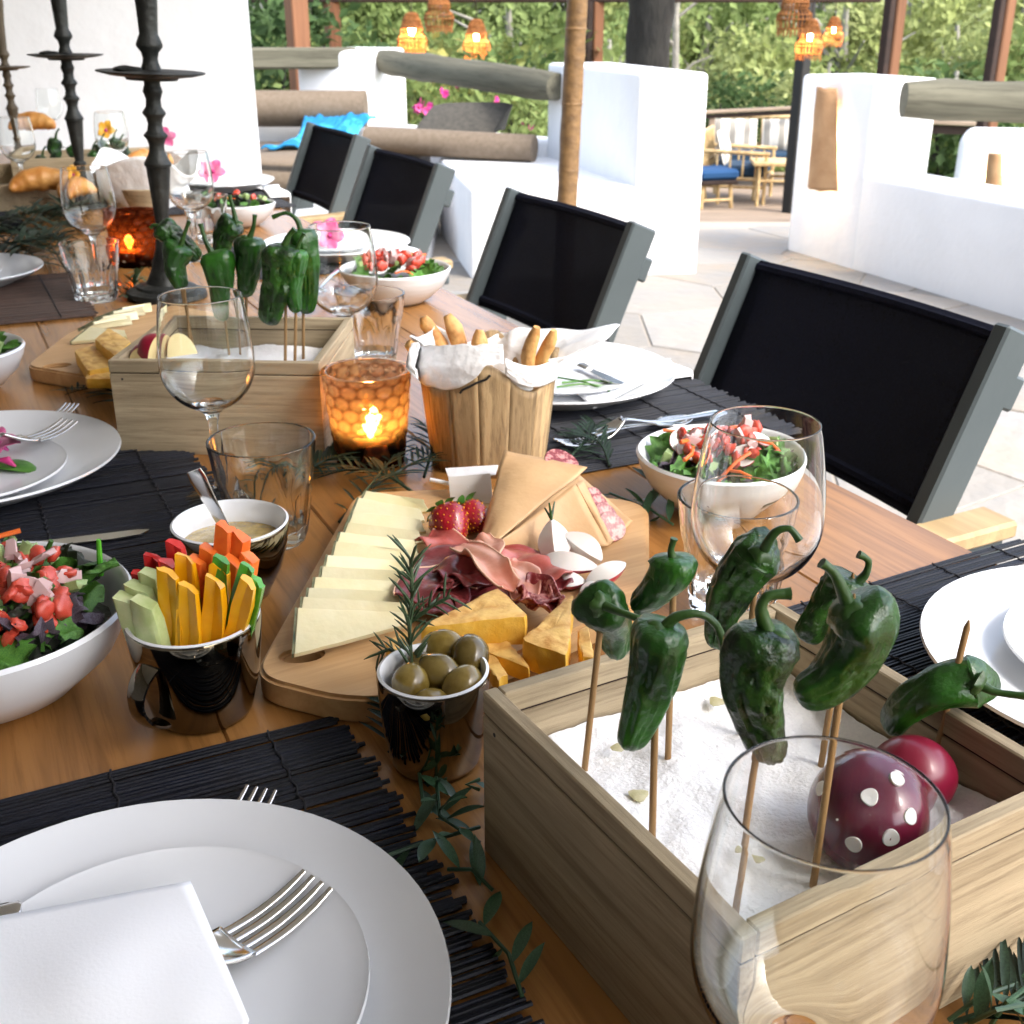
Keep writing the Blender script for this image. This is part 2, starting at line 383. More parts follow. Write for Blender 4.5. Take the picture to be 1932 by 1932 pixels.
for m in (m_mesh,):                                    # an open weave
    N = m.node_tree.nodes; L = m.node_tree.links; t = N.new('ShaderNodeBsdfTransparent'); x = N.new('ShaderNodeMixShader'); x.inputs[0].default_value = .045
    L.new(N['Principled BSDF'].outputs[0], x.inputs[1]); L.new(t.outputs[0], x.inputs[2]); L.new(x.outputs[0], N['Material Output'].inputs[0])
for m in m_fol:                                       # leaves let light through
    N = m.node_tree.nodes; L = m.node_tree.links; b = N['Principled BSDF']; t = N.new('ShaderNodeBsdfTranslucent'); x = N.new('ShaderNodeMixShader'); x.inputs[0].default_value = .4
    L.new(b.inputs['Base Color'].links[0].from_socket, t.inputs['Color']); L.new(b.outputs[0], x.inputs[1]); L.new(t.outputs[0], x.inputs[2]); L.new(x.outputs[0], N['Material Output'].inputs[0])
def amber_mat(name, col, dark, zcut, zw, hexs):
    """honeycomb pressed tinted glass, smoky toward its base"""
    m = bpy.data.materials.new(name); m.use_nodes = True
    N = m.node_tree.nodes; L = m.node_tree.links; N.remove(N['Principled BSDF'])
    tc = N.new('ShaderNodeTexCoord'); sx = N.new('ShaderNodeSeparateXYZ'); L.new(tc.outputs['Object'], sx.inputs[0])
    mr = N.new('ShaderNodeMapRange'); mr.inputs['From Min'].default_value = zcut; mr.inputs['From Max'].default_value = zcut+zw; L.new(sx.outputs[2], mr.inputs['Value'])
    n = N.new('ShaderNodeTexNoise'); n.inputs['Scale'].default_value = 90; L.new(tc.outputs['Object'], n.inputs['Vector'])
    mx = N.new('ShaderNodeMix'); mx.data_type = 'RGBA'; mx.inputs['A'].default_value = (*dark, 1); mx.inputs['B'].default_value = (*col, 1); L.new(mr.outputs[0], mx.inputs['Factor'])
    ra = N.new('ShaderNodeAttribute'); ra.attribute_name = 'ridge'; rm = N.new('ShaderNodeMix'); rm.data_type = 'RGBA'; rm.inputs['B'].default_value = (col[0]*.45, col[1]*.28, col[2]*.2, 1)  # ridges tinted darker, standing in for light absorbed by thicker glass
    L.new(ra.outputs['Fac'], rm.inputs['Factor']); L.new(mx.outputs['Result'], rm.inputs['A']); mx = rm
    g = N.new('ShaderNodeBsdfGlass'); g.inputs['Roughness'].default_value = .04; g.inputs['IOR'].default_value = 1.4; L.new(mx.outputs['Result'], g.inputs['Color'])
    t = N.new('ShaderNodeBsdfTranslucent'); L.new(mx.outputs['Result'], t.inputs['Color'])
    s = N.new('ShaderNodeMixShader'); s.inputs[0].default_value = .13; L.new(g.outputs[0], s.inputs[1]); L.new(t.outputs[0], s.inputs[2])
    L.new(s.outputs[0], N['Material Output'].inputs[0]); return m
m_amber = amber_mat('amber_honeycomb_glass', (.90, .71, .54), (.13, .10, .09), .028, .014, 1)
m_amber2 = amber_mat('brown_hobnail_glass', (.42, .20, .12), (.16, .08, .05), .005, .02, 1)

# ------------------------------------------------------------------ terrain and floors
def inpoly(x, y, poly):
    c = False; n = len(poly)
    for i in range(n):
        a, b = poly[i], poly[(i+1) % n]
        if (a[1] > y) != (b[1] > y) and x < (b[0]-a[0])*(y-a[1])/(b[1]-a[1])+a[0]: c = not c
    return c
def terrain(x, y):
    t = max(0, min(1, (y-15)/12)); t = t*t*(3-2*t)
    far = max(0, y-45)*.02
    return -1.06-3.2*t+far+.25*noise.noise(Vector((x*.12, y*.12, 0)))*min(1, max(0, (y-16)/6))
hb = MB()
hb.grid(lambda u, v: ((u-.5)*260, -40+v*240 if False else -30+260*v, terrain((u-.5)*260, -30+260*v)), 60, 70)
hill = hb.build('garden_ground', m_hill, smooth=180); tag(hill, kind='structure')
tb = MB(); tb.prism([(-6, -3.5), (7, -3.5), (7, 4.5), (3.1, 5.2), (2.6, 7.33), (-6, 7.33), (-6, 9.4)][:6], -1.2, -.0055)
tb.prism([(-6, 7.33), (.7, 7.33), (-.7, 9.3), (-6, 9.3)], -1.2, -.0055)
floor = tb.build('terrace_floor', m_mortar); tag(floor, kind='structure')
# irregular flagstones: Voronoi cells with open joints
cells = {}
for i in range(-4, 12):
    for j in range(1, 15):
        cells[i, j] = ((i+.5*(j % 2)+rnd.uniform(-.38, .38))*.56, (j+rnd.uniform(-.38, .38))*.52)
for (i, j), p in cells.items():
    poly = [(p[0]-.9, p[1]-.9), (p[0]+.9, p[1]-.9), (p[0]+.9, p[1]+.9), (p[0]-.9, p[1]+.9)]
    def clip(poly, nx, ny, d):
        out = []
        for k in range(len(poly)):
            a, b = poly[k], poly[(k+1) % len(poly)]
            da = a[0]*nx+a[1]*ny-d; db = b[0]*nx+b[1]*ny-d
            if da <= 0: out.append(a)
            if da*db < 0:
                t = da/(da-db); out.append((a[0]+(b[0]-a[0])*t, a[1]+(b[1]-a[1])*t))
        return out
    for (k, l), q in cells.items():
        if (k, l) == (i, j) or abs(k-i) > 2 or abs(l-j) > 2: continue
        dx, dy = q[0]-p[0], q[1]-p[1]; L = math.hypot(dx, dy)
        poly = clip(poly, dx/L, dy/L, (p[0]*dx+p[1]*dy)/L+L/2-.005)
        if len(poly) < 3: break
    poly = clip(poly, 0, 1, 7.32)
    if len(poly) < 3 or p[1] > 7.2: continue
    if inpoly(p[0], p[1], [(2.2, 4.4), (9, 4.4), (9, 9), (1.9, 9)]): continue
    cx = sum(a for a, _ in poly)/len(poly); cyy = sum(a for _, a in poly)/len(poly)
    b = MB(); b.prism([(a-cx, c-cyy) for a, c in poly], -.02, rnd.uniform(-.0015, .0015), bev=.0035)
    b.build('paving_stone', m_stone2 if rnd.random() < .35 else m_stone, floor, smooth=0, loc=(cx, cyy, 0))
# lower deck with planks
db = MB(); db.box((3.5, 15.2, -1.06), (13, 6.2, .08)); deck = db.build('lower_deck', m_postd); tag(deck, kind='structure')
pm = MB(); pm.box((0, 0, 0), (12.9, .143, .03), .004); pl0 = pm.build('deck_plank', m_deck, deck, smooth=0, loc=(3.5, 12.2, -1.0))
for k in range(1, 40): inst('deck_plank', pl0.data, deck, (3.5+rnd.uniform(-.02, .02), 12.2+k*.15, -1.0))

# ------------------------------------------------------------------ white masonry
def masonry(name, label, poly, z0, z1, bev=.035, cat='wall', taper=0):
    bm = bmesh.new()
    n = len(poly); cx = sum(p[0] for p in poly)/n; cyy = sum(p[1] for p in poly)/n
    lo = [bm.verts.new((p[0]-cx, p[1]-cyy, z0)) for p in poly]
    hi = [bm.verts.new(((p[0]-cx)*(1-taper), (p[1]-cyy)*(1-taper), z1)) for p in poly]
    bm.faces.new(lo[::-1]); bm.faces.new(hi)
    for i in range(n): bm.faces.new((lo[i], lo[(i+1) % n], hi[(i+1) % n], hi[i]))
    bmesh.ops.recalc_face_normals(bm, faces=bm.faces)
    ed = [e for e in bm.edges if not all(abs(v.co.z-z0) < 1e-6 for v in e.verts)]
    bmesh.ops.bevel(bm, geom=ed, offset=bev, segments=4, affect='EDGES', profile=.5)
    me = bpy.data.meshes.new(name); bm.to_mesh(me); bm.free(); me.materials.append(m_white)
    me.polygons.foreach_set('use_smooth', [True]*len(me.polygons)); me.set_sharp_from_angle(angle=R_(35))
    o = bpy.data.objects.new(name, me); COL.objects.link(o); o.location = (cx, cyy, 0)
    return tag(o, label, cat)
masonry('white_bench', 'white plastered masonry bench end in front of the bamboo pole, rounded edges', [(-.194, 5.606), (.63, 5.71), (.24, 6.98), (-.42, 6.93)], 0, .42, .02, 'bench')
masonry('white_pillar', 'broad white plastered pillar rising from the masonry bench behind the bamboo pole', [(.585, 5.69), (.91, 5.735), (.56, 7.1), (.2, 7.0)], 0, .925, .022, 'pillar')
masonry('white_pillar', 'white plastered pillar at the far corner of the couch holding both log rails', [(-1.0, 8.0), (-.74, 8.75), (-1.16, 8.95), (-1.42, 8.2)], 0, .965, .035, 'pillar')
masonry('low_white_wall', 'low white wall behind the grey wedge cushion between two pillars', [(-.98, 7.92), (.2, 6.98), (.36, 7.2), (-.78, 8.3)], 0, .5, .03)
masonry('low_white_wall', 'low white wall behind the taupe bolster at the left of the far pillar', [(-3.6, 8.1), (-1.4, 8.2), (-1.3, 8.5), (-3.6, 8.5)], 0, .56, .03)
masonry('couch_plinth', 'white masonry plinth under the taupe couch mattress', [(-3.2, 7.36), (-.42, 6.12), (-.45, 7.6), (-1.1, 8.02), (-3.2, 8.06)], 0, .25, .02, 'plinth')
A0 = Vector((1.488, 6.386, 0)); E0 = Vector((.366, -.93, 0)).normalized(); N0 = Vector((.93, .366, 0)).normalized()
def wr(s, d): p = A0+E0*s+N0*d; return (p.x, p.y)
masonry('white_pillar', 'white plastered pillar with the large clay tile lamp glowing on its face', [wr(0, 0), wr(.60, 0), wr(.60, .38), wr(0, .38)], 0, .89, .025, 'pillar')
masonry('low_white_wall', 'long low white wall running right from the pillar with the clay lamp', [wr(.56, .002), wr(4.2, .002), wr(4.2, .36), wr(.56, .36)], 0, .452, .022)
masonry('white_pillar', 'small distant white pillar with a narrow clay lamp beyond the low wall', [(3.12, 8.55), (3.95, 8.3), (4.2, 8.9), (3.35, 9.1)], -1.06, .415, .08, 'pillar', .04)
# house wall at the end of the table
cw = W(4.62, 1.17)
def ww(u, n): p = W(u, n); return (p.x, p.y)
masonry('tall_wall', 'tall smooth white house wall behind the far end of the table', [ww(4.62, 1.17), ww(4.62, -4.5), ww(4.9, -4.5), ww(4.9, 1.17)], 0, 2.6, .015, 'wall')
rb = MB(); rb.prism([ww(-2.2, -3.6), ww(4.9, -3.6), ww(4.9, 2.2), ww(2.3, 2.2), ww(2.3, 1.2), ww(-2.2, 1.2)], 2.6, 2.72)  # unseen roof, its stepped outline shaped to place the shade below
tag(rb.build('porch_shade_roof', m_roofw, smooth=0), 'unseen white porch roof shaped to shade the table and far wall', 'roof')
shade_wall = masonry('tall_wall', 'unseen added stone wall shading the table from its left side', [ww(-2.2, -1.75), ww(4.6, -1.75), ww(4.6, -1.45), ww(-2.2, -1.45)], 0, 2.6, .015, 'wall')  # added out of view to block light from the left
shade_wall.data.materials[0] = m_shadewall
shade_wall = masonry('tall_wall', 'unseen added stone wall shading the near end of the table from behind', [ww(-2.2, -1.44), ww(-2.2, .2), ww(-2.0, .2), ww(-2.0, -1.44)], 0, 2.6, .015, 'wall')  # added out of view to block light from behind
shade_wall.data.materials[0] = m_shadewall
# bamboo pole
bp = []; br = []
for k in range(0, 61):
    t = k/60; bp.append(Vector((.195+.09*t, 4.6+.02*math.sin(t*5), 2.6*t))); br.append(.0395*(1-.08*t)*(1+.012*math.sin(k*1.9)))
b = MB(); b.tube(bp, br, 16, .06, 3)
pole = b.build('bamboo_pole', m_bamb, smooth=60); tag(pole, 'thick tan bamboo pole standing in front of the white bench', 'pole')
for z in (.62, .86, 1.12, 1.62, 2.1):
    c = Vector((.195+.09*z/2.6, 4.6+.02*math.sin(z/2.6*5), z)); b = MB(); b.lathe([(.036, -.008), (.0405, -.002), (.0405, .002), (.036, .008)], 16, c)
    b.build('node_ring', m_bamb, pole)
# logs
def log(a, c, r, label, seed):
    b = MB(); pts = [Vector(a).lerp(Vector(c), k/14) for k in range(15)]
    rr = [r*(.86 if k in (0, 14) else 1+.05*noise.noise(Vector((k*.7, seed, 0)))) for k in range(15)]
    b.tube(pts, rr, 14, .12, seed)
    o = b.build('log_rail', m_log, smooth=50, loc=pts[7]); o.data.transform(Matrix.Translation(-pts[7]))
    q = (Vector(c)-Vector(a)).to_track_quat('X', 'Z'); o.data.transform(q.to_matrix().to_4x4().inverted()); o.rotation_euler = q.to_euler()
    return tag(o, label, 'rail')
log(atY(722, 116, 8.35), atY(1050, 164, 6.75), .082, 'round weathered log rail between the far corner pillar and the bamboo pole', 1)
log(atY(1705, 187, 5.72), (4.3, 5.55, .75), .093, 'thick grey log rail set into the side of the clay lamp pillar', 5)
b = MB(); b.box((0, 0, 0), (1.6, .13, .13), .015)
tag(b.build('timber_rail', m_log, smooth=0, loc=atY(440, 110, 8.1), rot=(0, 0, .03)), 'square grey timber rail meeting the far corner pillar from the left', 'rail')

# ------------------------------------------------------------------ pergola on the lower deck, posts, lanterns
def post(px, Y, wpx, z0, z1, m, label, ybot=60, two=None):
    p = atY(px, ybot, Y); wd = wpx/FOC*Y*.93
    t = thing('timber_post', label, 'post', (p.x, Y, 0), .6)
    b = MB(); b.box((0, 0, (z0+z1)/2), (wd*.75, wd*.75, z1-z0), .01); sh_ = b.build('shaft', m, t, smooth=0)
    if two:
        b = MB(); b.box((-wd*.62, 0, (z0+z1)/2), (wd*.45, wd*.5, z1-z0), .006); b.build('dark_side_strip', two, sh_, smooth=0)  # darker strip along the left side of the post
    return t
post(562, 9.6, 46, -1.06, 2.9, m_post, 'pale orange timber post behind the square grey rail at far left')
post(627, 12.4, 32, -1.06, 1.3, m_post, 'thin red brown timber post right of the pale orange post', 40)
post(1124, 12.4, 30, -1.06, 1.3, m_post, 'reddish timber post with darker left side between bamboo pole and tree trunk', 60, m_postd)
post(1507, 14.2, 30, -1.06, 1.36, m_postblk, 'black post beside the lanterns at the corner of the deck', 200)
post(1686, 10.5, 34, -1.06, 2.9, m_post, 'two tone timber post rising behind the clay lamp pillar', 70, m_postd)
post(1890, 9.6, 34, -1.06, 2.9, m_post, 'two tone timber post above the thick log rail near the right edge', 70, m_postd)
b = MB(); b.box((0, 0, 0), (7.4, .14, .26), .01)
tag(b.build('pergola_beam', m_postd, smooth=0, loc=(-.12, 12.4, 1.42)), 'dark horizontal pergola beam across the top of the garden view', 'beam')
def lantern(px, py, Y, s, label, lit=True):
    c = atY(px, py, Y)
    t = thing('rattan_lantern', label, 'lantern', c, 0, 'rattan lanterns hanging outside', sc_=s)
    prof = [(.035, .2), (.06, .185), (.085, .13), (.115, .05), (.12, .02), (.105, 0), (.15, -.05), (.155, -.09), (.14, -.17)]
    b = MB(); b.lathe(prof, 24, fn=lambda a, z, i: 1+.03*math.sin(a*12+i)); o = b.build('shade', m_ratt, t, smooth=60)
    # open the weave: keep it as a basket of ribs and hoops
    o.data.materials[0] = m_ratt
    md = o.modifiers.new('weave', 'WIREFRAME'); md.thickness = .012; md.use_replace = True
    b = MB(); b.lathe([(.03, .195), (.055, .18), (.08, .125), (.108, .05)], 24); o = b.build('liner', m_ratt, t, smooth=60)
    b = MB()
    for k in range(26):
        a = k/26*6.283; r = .14
        b.beam((r*math.cos(a), r*math.sin(a), -.16), (r*1.03*math.cos(a), r*1.03*math.sin(a), -.21-.03*rnd.random()), .012, .004)
    tag(b.build('fringe', m_ratt, t), kind='stuff')
    b = MB(); b.tube([(0, 0, .2), (0, 0, .9)], .006, 6); b.build('cord', m_postd, t)
    if lit:
        b = MB(); b.blob((0, 0, .02), (.035, .035, .05)); b.build('bulb', m_bulb, t)
        l = bpy.data.lights.new('lantern_light', 'POINT'); l.energy = 5; l.color = (1, .6, .25); l.shadow_soft_size = .05
        lo = bpy.data.objects.new('lantern_light', l); COL.objects.link(lo); lo.parent = t; lo.location = (0, 0, -.06)
    return t
lantern(777, 62, 11.6, .86, 'lit bell shaped rattan lantern nearest the far corner pillar')
lantern(899, 72, 11.6, .80, 'lit bell shaped rattan lantern midway between corner pillar and bamboo pole')
lantern(828, 18, 10.8, .80, 'higher unlit looking rattan lantern cut off by the top of the picture, left group', False)
lantern(1500, 16, 10.8, .95, 'brown wide rattan lantern cut off by the top of the picture, beside the black post', False)
lantern(1528, 72, 11.4, .80, 'lit rattan lantern lower of the right hand pair by the black post')
lantern(1573, 58, 12.2, .62, 'smaller lit rattan lantern right of the black post')
# deck rails and furniture
b = MB(); p, q = atY(1300, 213, 16.6), atY(1512, 203, 16.9); b.beam(p, q, .10, .045, .01)
t = thing('deck_railing', 'thin pale handrail with dark fascia behind the bamboo sofa', 'railing'); b.build('top_rail', m_deck, t, smooth=0)
b = MB(); b.beam(p-Vector((0, -.03, .06)), q-Vector((0, -.03, .06)), .04, .05, .004); b.build('fascia', m_postd, t, smooth=0)
for px in (1345, 1497):
    b = MB(); u = atY(px, 210, 16.7); b.box((u.x, u.y+.02, (u.z-1.06)/2-.04), (.07, .07, u.z+1.0)); b.build('rail_post', m_deck, t, smooth=0)
b = MB(); p, q = atY(1735, 229, 10.6), atY(1845, 234, 10.6); b.beam(p, q, .08, .035, .005)
t = thing('deck_railing', 'short pale handrail under the thick log rail at right', 'railing'); b.build('top_rail', m_deck, t, smooth=0)
b = MB(); b.beam(p-Vector((0, -.03, .06)), q-Vector((0, -.03, .06)), .03, .07); b.build('fascia', m_postd, t, smooth=0)
b = MB(); p, q = atY(940, 228, 13.0), atY(1090, 225, 13.0); b.beam(p, q, .05, .04)
tag(b.build('garden_rail', m_deck, smooth=0), 'thin pale rail in the flower garden left of the bamboo pole', 'rail')
def cane_chair(name, label, cat, loc, rz, L, D, H, cushn):
    t = thing(name, label, cat, loc, rz)
    def part(nm, segs, m=m_cane, r=.022):
        b = MB()
        for a, c in segs: b.tube([a, c], r, 8)
        return b.build(nm, m, t)
    x, y = L/2, D/2
    for sx in (-1, 1):
        part('leg', [((sx*x, -y, 0), (sx*x, -y, .62))]); part('leg', [((sx*x, y, 0), (sx*x, y+.08, H))])
        part('arm_rail', [((sx*x, -y-.04, .6), (sx*x, y+.06, .62))], r=.024)
        for k in range(4): part('arm_slat', [((sx*x, -y+.16*k+.12, .3), (sx*x, -y+.16*k+.12, .6))], r=.013)
        part('side_rail', [((sx*x, -y, .3), (sx*x, y, .3))]); part('side_rail', [((sx*x, -y, .2), (sx*x, y, .2))], r=.018)
    part('back_rail', [((-x, y+.08, H), (x, y+.08, H))], r=.025); part('back_rail', [((-x, y+.03, .5), (x, y+.03, .5))], r=.018)
    part('front_rail', [((-x, -y, .3), (x, -y, .3))])
    for k in range(int(L/.11)): part('back_slat', [((-x+.11*k+.06, y, .3), (-x+.11*k+.06, y+.07, H))], r=.013)
    b = MB(); b.box((0, 0, .38), (L-.06, D-.04, .13), .03); b.build('seat_cushion', m_blue, t, smooth=30)
    for k in range(cushn):
        b = MB(); wd = min(.6, L/cushn-.06)
        b.grid(lambda u, v: ((u-.5)*wd*(1-.1*math.sin(v*3.14)**2*0), .07*math.sin(u*3.14)**.5*math.sin(v*3.14)**.5, (v-.5)*.42), 12, 12)
        b.grid(lambda u, v: ((u-.5)*wd, -.07*math.sin(u*3.14)**.5*math.sin(v*3.14)**.5, (v-.5)*.42), 12, 12)
        b.build('back_cushion', m_striped, t, smooth=180, loc=(-L/2+(k+.5)*L/cushn, y-.14, .64), rot=(R_(-16), 0, 0))
    return t
c1 = at(1392, 378, -1.0)
cane_chair('cane_armchair', 'pale cane armchair with striped cushion seen from its side on the lower deck', 'armchair', (c1.x, c1.y, -.985), R_(72), .78, .72, .84, 1)
c2 = at(1432, 330, -1.0)
cane_chair('cane_sofa', 'pale cane sofa with striped back cushions facing the terrace', 'sofa', (atY(1432, 300, 16.8).x, 16.8, -.985), R_(-6), 1.35, .7, .86, 2)
t = thing('cane_table', 'low pale cane coffee table between armchair and sofa', 'table', (atY(1490, 330, 14.9).x, 14.9, -.985), R_(-6))
b = MB(); b.box((0, 0, .5), (.95, .62, .04), .006); b.build('top', m_cane, t, smooth=0)
for x in (-.4, .4):
    for y in (-.25, .25):
        b = MB(); b.tube([(x, y, 0), (x, y, .48)], .022, 8); b.build('leg', m_cane, t)
for y in (-.25, .25):
    b = MB(); b.tube([(-.4, y, .3), (.4, y, .3)], .016, 8); b.build('side_rail', m_cane, t)
c3 = at(1338, 392, -1.0)
t = thing('blue_stool', 'stool with bright blue cushion half hidden by the broad white pillar', 'stool', (c3.x, c3.y, -.985), .3)
b = MB(); b.box((0, 0, .40), (.52, .5, .12), .035); b.build('cushion', mat('bright_blue_canvas', '0c3f6b', .85), t, smooth=30)
b = MB(); b.box((0, 0, .31), (.5, .48, .05), .01); b.build('seat_frame', m_postd, t, smooth=0)
for x in (-.2, .2):
    for y in (-.18, .18):
        b = MB(); b.tube([(x, y, 0), (x*.9, y*.9, .3)], .024, 8); b.build('leg', m_cane, t)
b = MB(); b.tube([(-.2, -.18, .1), (.2, -.18, .1)], .018, 8); b.build('stretcher', m_cane, t)

# ------------------------------------------------------------------ couch
def outline_box(name, poly, z0, z1, m, parent=None, bev=.05):
    bm = bmesh.new(); n = len(poly); cx = sum(p[0] for p in poly)/n; cyy = sum(p[1] for p in poly)/n
    lo = [bm.verts.new((p[0]-cx, p[1]-cyy, 0)) for p in poly]; hi = [bm.verts.new((p[0]-cx, p[1]-cyy, z1-z0)) for p in poly]
    bm.faces.new(lo[::-1]); bm.faces.new(hi)
    for i in range(n): bm.faces.new((lo[i], lo[(i+1) % n], hi[(i+1) % n], hi[i]))
    bmesh.ops.bevel(bm, geom=bm.edges[:], offset=bev, segments=4, affect='EDGES')
    bmesh.ops.recalc_face_normals(bm, faces=bm.faces)
    me = bpy.data.meshes.new(name); bm.to_mesh(me); bm.free(); me.materials.append(m)
    me.polygons.foreach_set('use_smooth', [True]*len(me.polygons))
    o = bpy.data.objects.new(name, me); COL.objects.link(o); o.location = (cx, cyy, z0); o.parent = parent; return o
o = outline_box('couch_mattress', [(-3.0, 7.3), (-.46, 6.2), (-.5, 7.45), (-1.1, 7.85), (-3.0, 7.9)], .25, .425, m_tan, None, .045)
tag(o, 'thick taupe canvas mattress of the built in couch', 'mattress')
def bolster(a, c, r, label, flat=.9, m=m_tan):
    a, c = Vector(a), Vector(c); b = MB(); pts = [a.lerp(c, k/10) for k in range(11)]
    rr = [r]*11
    b.tube([a.lerp(c, .012)]+pts[1:-1]+[a.lerp(c, .988)], rr, 24, 0, 0, flat)
    o = b.build('bolster', m, smooth=50); return tag(o, label, 'bolster')
bolster(atY(1012, 281, 6.72), atY(690, 263, 7.0), .088, 'long taupe bolster lying across the white bench end', .85)
bolster(atY(694, 205, 7.98), atY(440, 205, 7.98), .125, 'thick taupe bolster along the back of the couch behind the blue towel', .9)
# wedge cushion: triangular section
p0, p1 = atY(775, 263, 7.12), atY(925, 262, 7.0)
t0 = MB(); ax = (p1-p0).normalized(); sd_ = Vector((-ax.y, ax.x, 0)); L = (p1-p0).length
tri = [(-.06, 0), (.30, .02), (.17, .19)]
rs = []
for k in range(9):
    f = k/8; e = 1-.12*(abs(f-.5)*2)**6
    base = p0.lerp(p1, f)+ax*(.0); c = Vector((.14, .07))
    ring = []
    for i in range(3):
        for s_ in range(5):
            q = Vector(tri[i]).lerp(Vector(tri[(i+1) % 3]), s_/5); q = c+(q-c)*e
            bow = .012*math.sin(s_/5*3.14)
            ring.append(base+sd_*q.x+Vector((0, 0, q.y+bow+.0))+ax*(.10*q.y/.19))
    rs.append(ring)
t0.rings(rs); tag(t0.build('wedge_cushion', m_grey, smooth=40), 'dark grey triangular wedge cushion leaning on the low white wall', 'cushion')
# towel over bolster and mattress
b = MB()
def tw(u, v):
    l_ = 556-28*v; r_ = 694-40*v; p = atY(l_+(r_-l_)*u+9*math.sin(v*5+u*3), 0, 7.9); x = p.x*(.98)
    y = 7.98-.10-.72*v+.25*u*v; z = .555 if v < .10 else .555-.16*min(1, (v-.10)/.45)
    z = max(z, .432)+.03*noise.noise(Vector((u*5, v*5, 1)))+.035*abs(noise.noise(Vector((u*9, v*4, 4))))+.012
    if u > .62 and v > .45: z = .445+.04*noise.noise(Vector((u*7, v*7, 2)))**2
    return (x-.04*v, y, z)
b.grid(tw, 36, 30); tag(b.build('beach_towel', m_towel, smooth=180, solid=.012), 'crumpled turquoise blue towel thrown on the couch', 'towel')

# ------------------------------------------------------------------ clay tile wall lamps
def sconce(c, s, label, e=2.2, rz=math.atan2(-E0.y, -E0.x)):
    t = thing('clay_lamp', label, 'wall lamp', c, rz, sc_=s)    # local x runs along the wall, +y out of it
    b = MB()
    def fn(u, v):
        wd = .105-.040*v+.006*noise.noise(Vector((u*4, v*6, 1))); a = (u-.5)*2*1.15
        return (wd*math.sin(a)/math.sin(1.15)+.05*(v-.5), .02+.075*(math.cos(a)-math.cos(1.15))/(1-math.cos(1.15))*(1-.25*v), -.24+.48*v+.012*noise.noise(Vector((u*5, 3, v))))
    b.grid(fn, 20, 24); b.build('tile', m_terra, t, smooth=60, solid=.012)
    b = MB(); b.blob((0, .035, .02), (.016, .016, .03)); b.build('bulb', m_bulb, t)
    l = bpy.data.lights.new('wall_lamp_light', 'POINT'); l.energy = e; l.color = (1, .78, .48); l.shadow_soft_size = .02
    lo = bpy.data.objects.new('wall_lamp_light', l); COL.objects.link(lo); lo.parent = t; lo.location = (0, .035, -.06)
pc = A0+E0*.30-N0*.004; pc.z = .60
sconce(pc, 1.0, 'large clay roof tile lamp glowing on the nearer right hand pillar')
dn = Vector((-.29, -.957, 0)).normalized()
q = Vector((3.12, 8.55, 0)).lerp(Vector((3.95, 8.3, 0)), .32)+dn*.004; q.z = .14
sconce(q, .62, 'narrow clay lamp on the small distant white pillar', 1.2, R_(163))

# ------------------------------------------------------------------ trees and planting
def crown_mesh(name, n, size, seed, lo=.05, hi=.16):
    r = random.Random(seed); b = MB(); lobes = []
    for k in range(16):
        a = r.uniform(0, 6.28); rr = size[0]*r.uniform(.1, .75)
        lobes.append((Vector((rr*math.cos(a), rr*math.sin(a), size[2]*r.uniform(-.75, .8))), r.uniform(.28, .5)*size[0]))
    for k in range(n):
        c, R = r.choice(lobes); d = Vector((r.gauss(0, 1), r.gauss(0, 1), r.gauss(0, 1))).normalized()
        p = c+d*R*(r.random()**.35); s_ = r.uniform(lo, hi)
        x = Vector((r.gauss(0, 1), r.gauss(0, 1), r.gauss(0, 1))).normalized(); y = x.cross(d).normalized() if x.cross(d).length > .1 else Vector((0, 0, 1))
        b.add([p-x*s_, p-y*s_*.55, p+x*s_, p+y*s_*.55+d*s_*.3], [(0, 1, 2, 3)])
    me = bpy.data.meshes.new(name); me.from_pydata(b.v, [], b.f); return me
crowns = [crown_mesh('crown_leaves', 7000, (1.5, 1.5, 1.5), 11+k, .03, .095) for k in range(3)]
variants = {}
for ci, me in enumerate(crowns):
    for mi in range(3):
        m2 = me.copy(); m2.materials.append(m_fol[mi]); variants[ci, mi] = m2
b = MB(); b.tube([(0, 0, -3), (.05, .02, -1.2), (0, .05, .3), (.1, 0, 1.2)], [.16, .13, .09, .03], 8, .2)
for a in range(5):
    b.tube([(0, .03, -.2+.15*a), (.5*math.cos(a*1.3), .5*math.sin(a*1.3), .35+.15*a), (1.0*math.cos(a*1.3), 1.0*math.sin(a*1.3), .7+.1*a)], [.05, .03, .012], 6)
trunk_me = b.build('trunk', m_barkp).data
bpy.data.objects.remove(bpy.data.objects['trunk'])
words = ['bright yellow green', 'mid green', 'dark green']
ORD = ['first', 'second', 'third', 'fourth', 'fifth', 'sixth', 'seventh', 'eighth', 'ninth', 'tenth', 'eleventh', 'twelfth', 'thirteenth', 'fourteenth']
row_n = [0, 0, 0, 0]
tr_rnd = random.Random(5)
spots = []
for row, (Y, n, x0, x1) in enumerate([(19.5, 9, -6.5, 10.5), (24, 11, -9.5, 14), (30, 13, -13, 18), (38, 14, -17, 22)]):
    for k in range(n):
        x = x0+(x1-x0)*(k+.5+tr_rnd.uniform(-.3, .3))/n
        spots.append((x, Y+tr_rnd.uniform(-1.2, 1.2), row))
side = lambda x, Y: 'left of the bamboo pole' if x < .01*Y*3 else ('between bamboo pole and black post' if x < .24*Y else 'right of the black post')
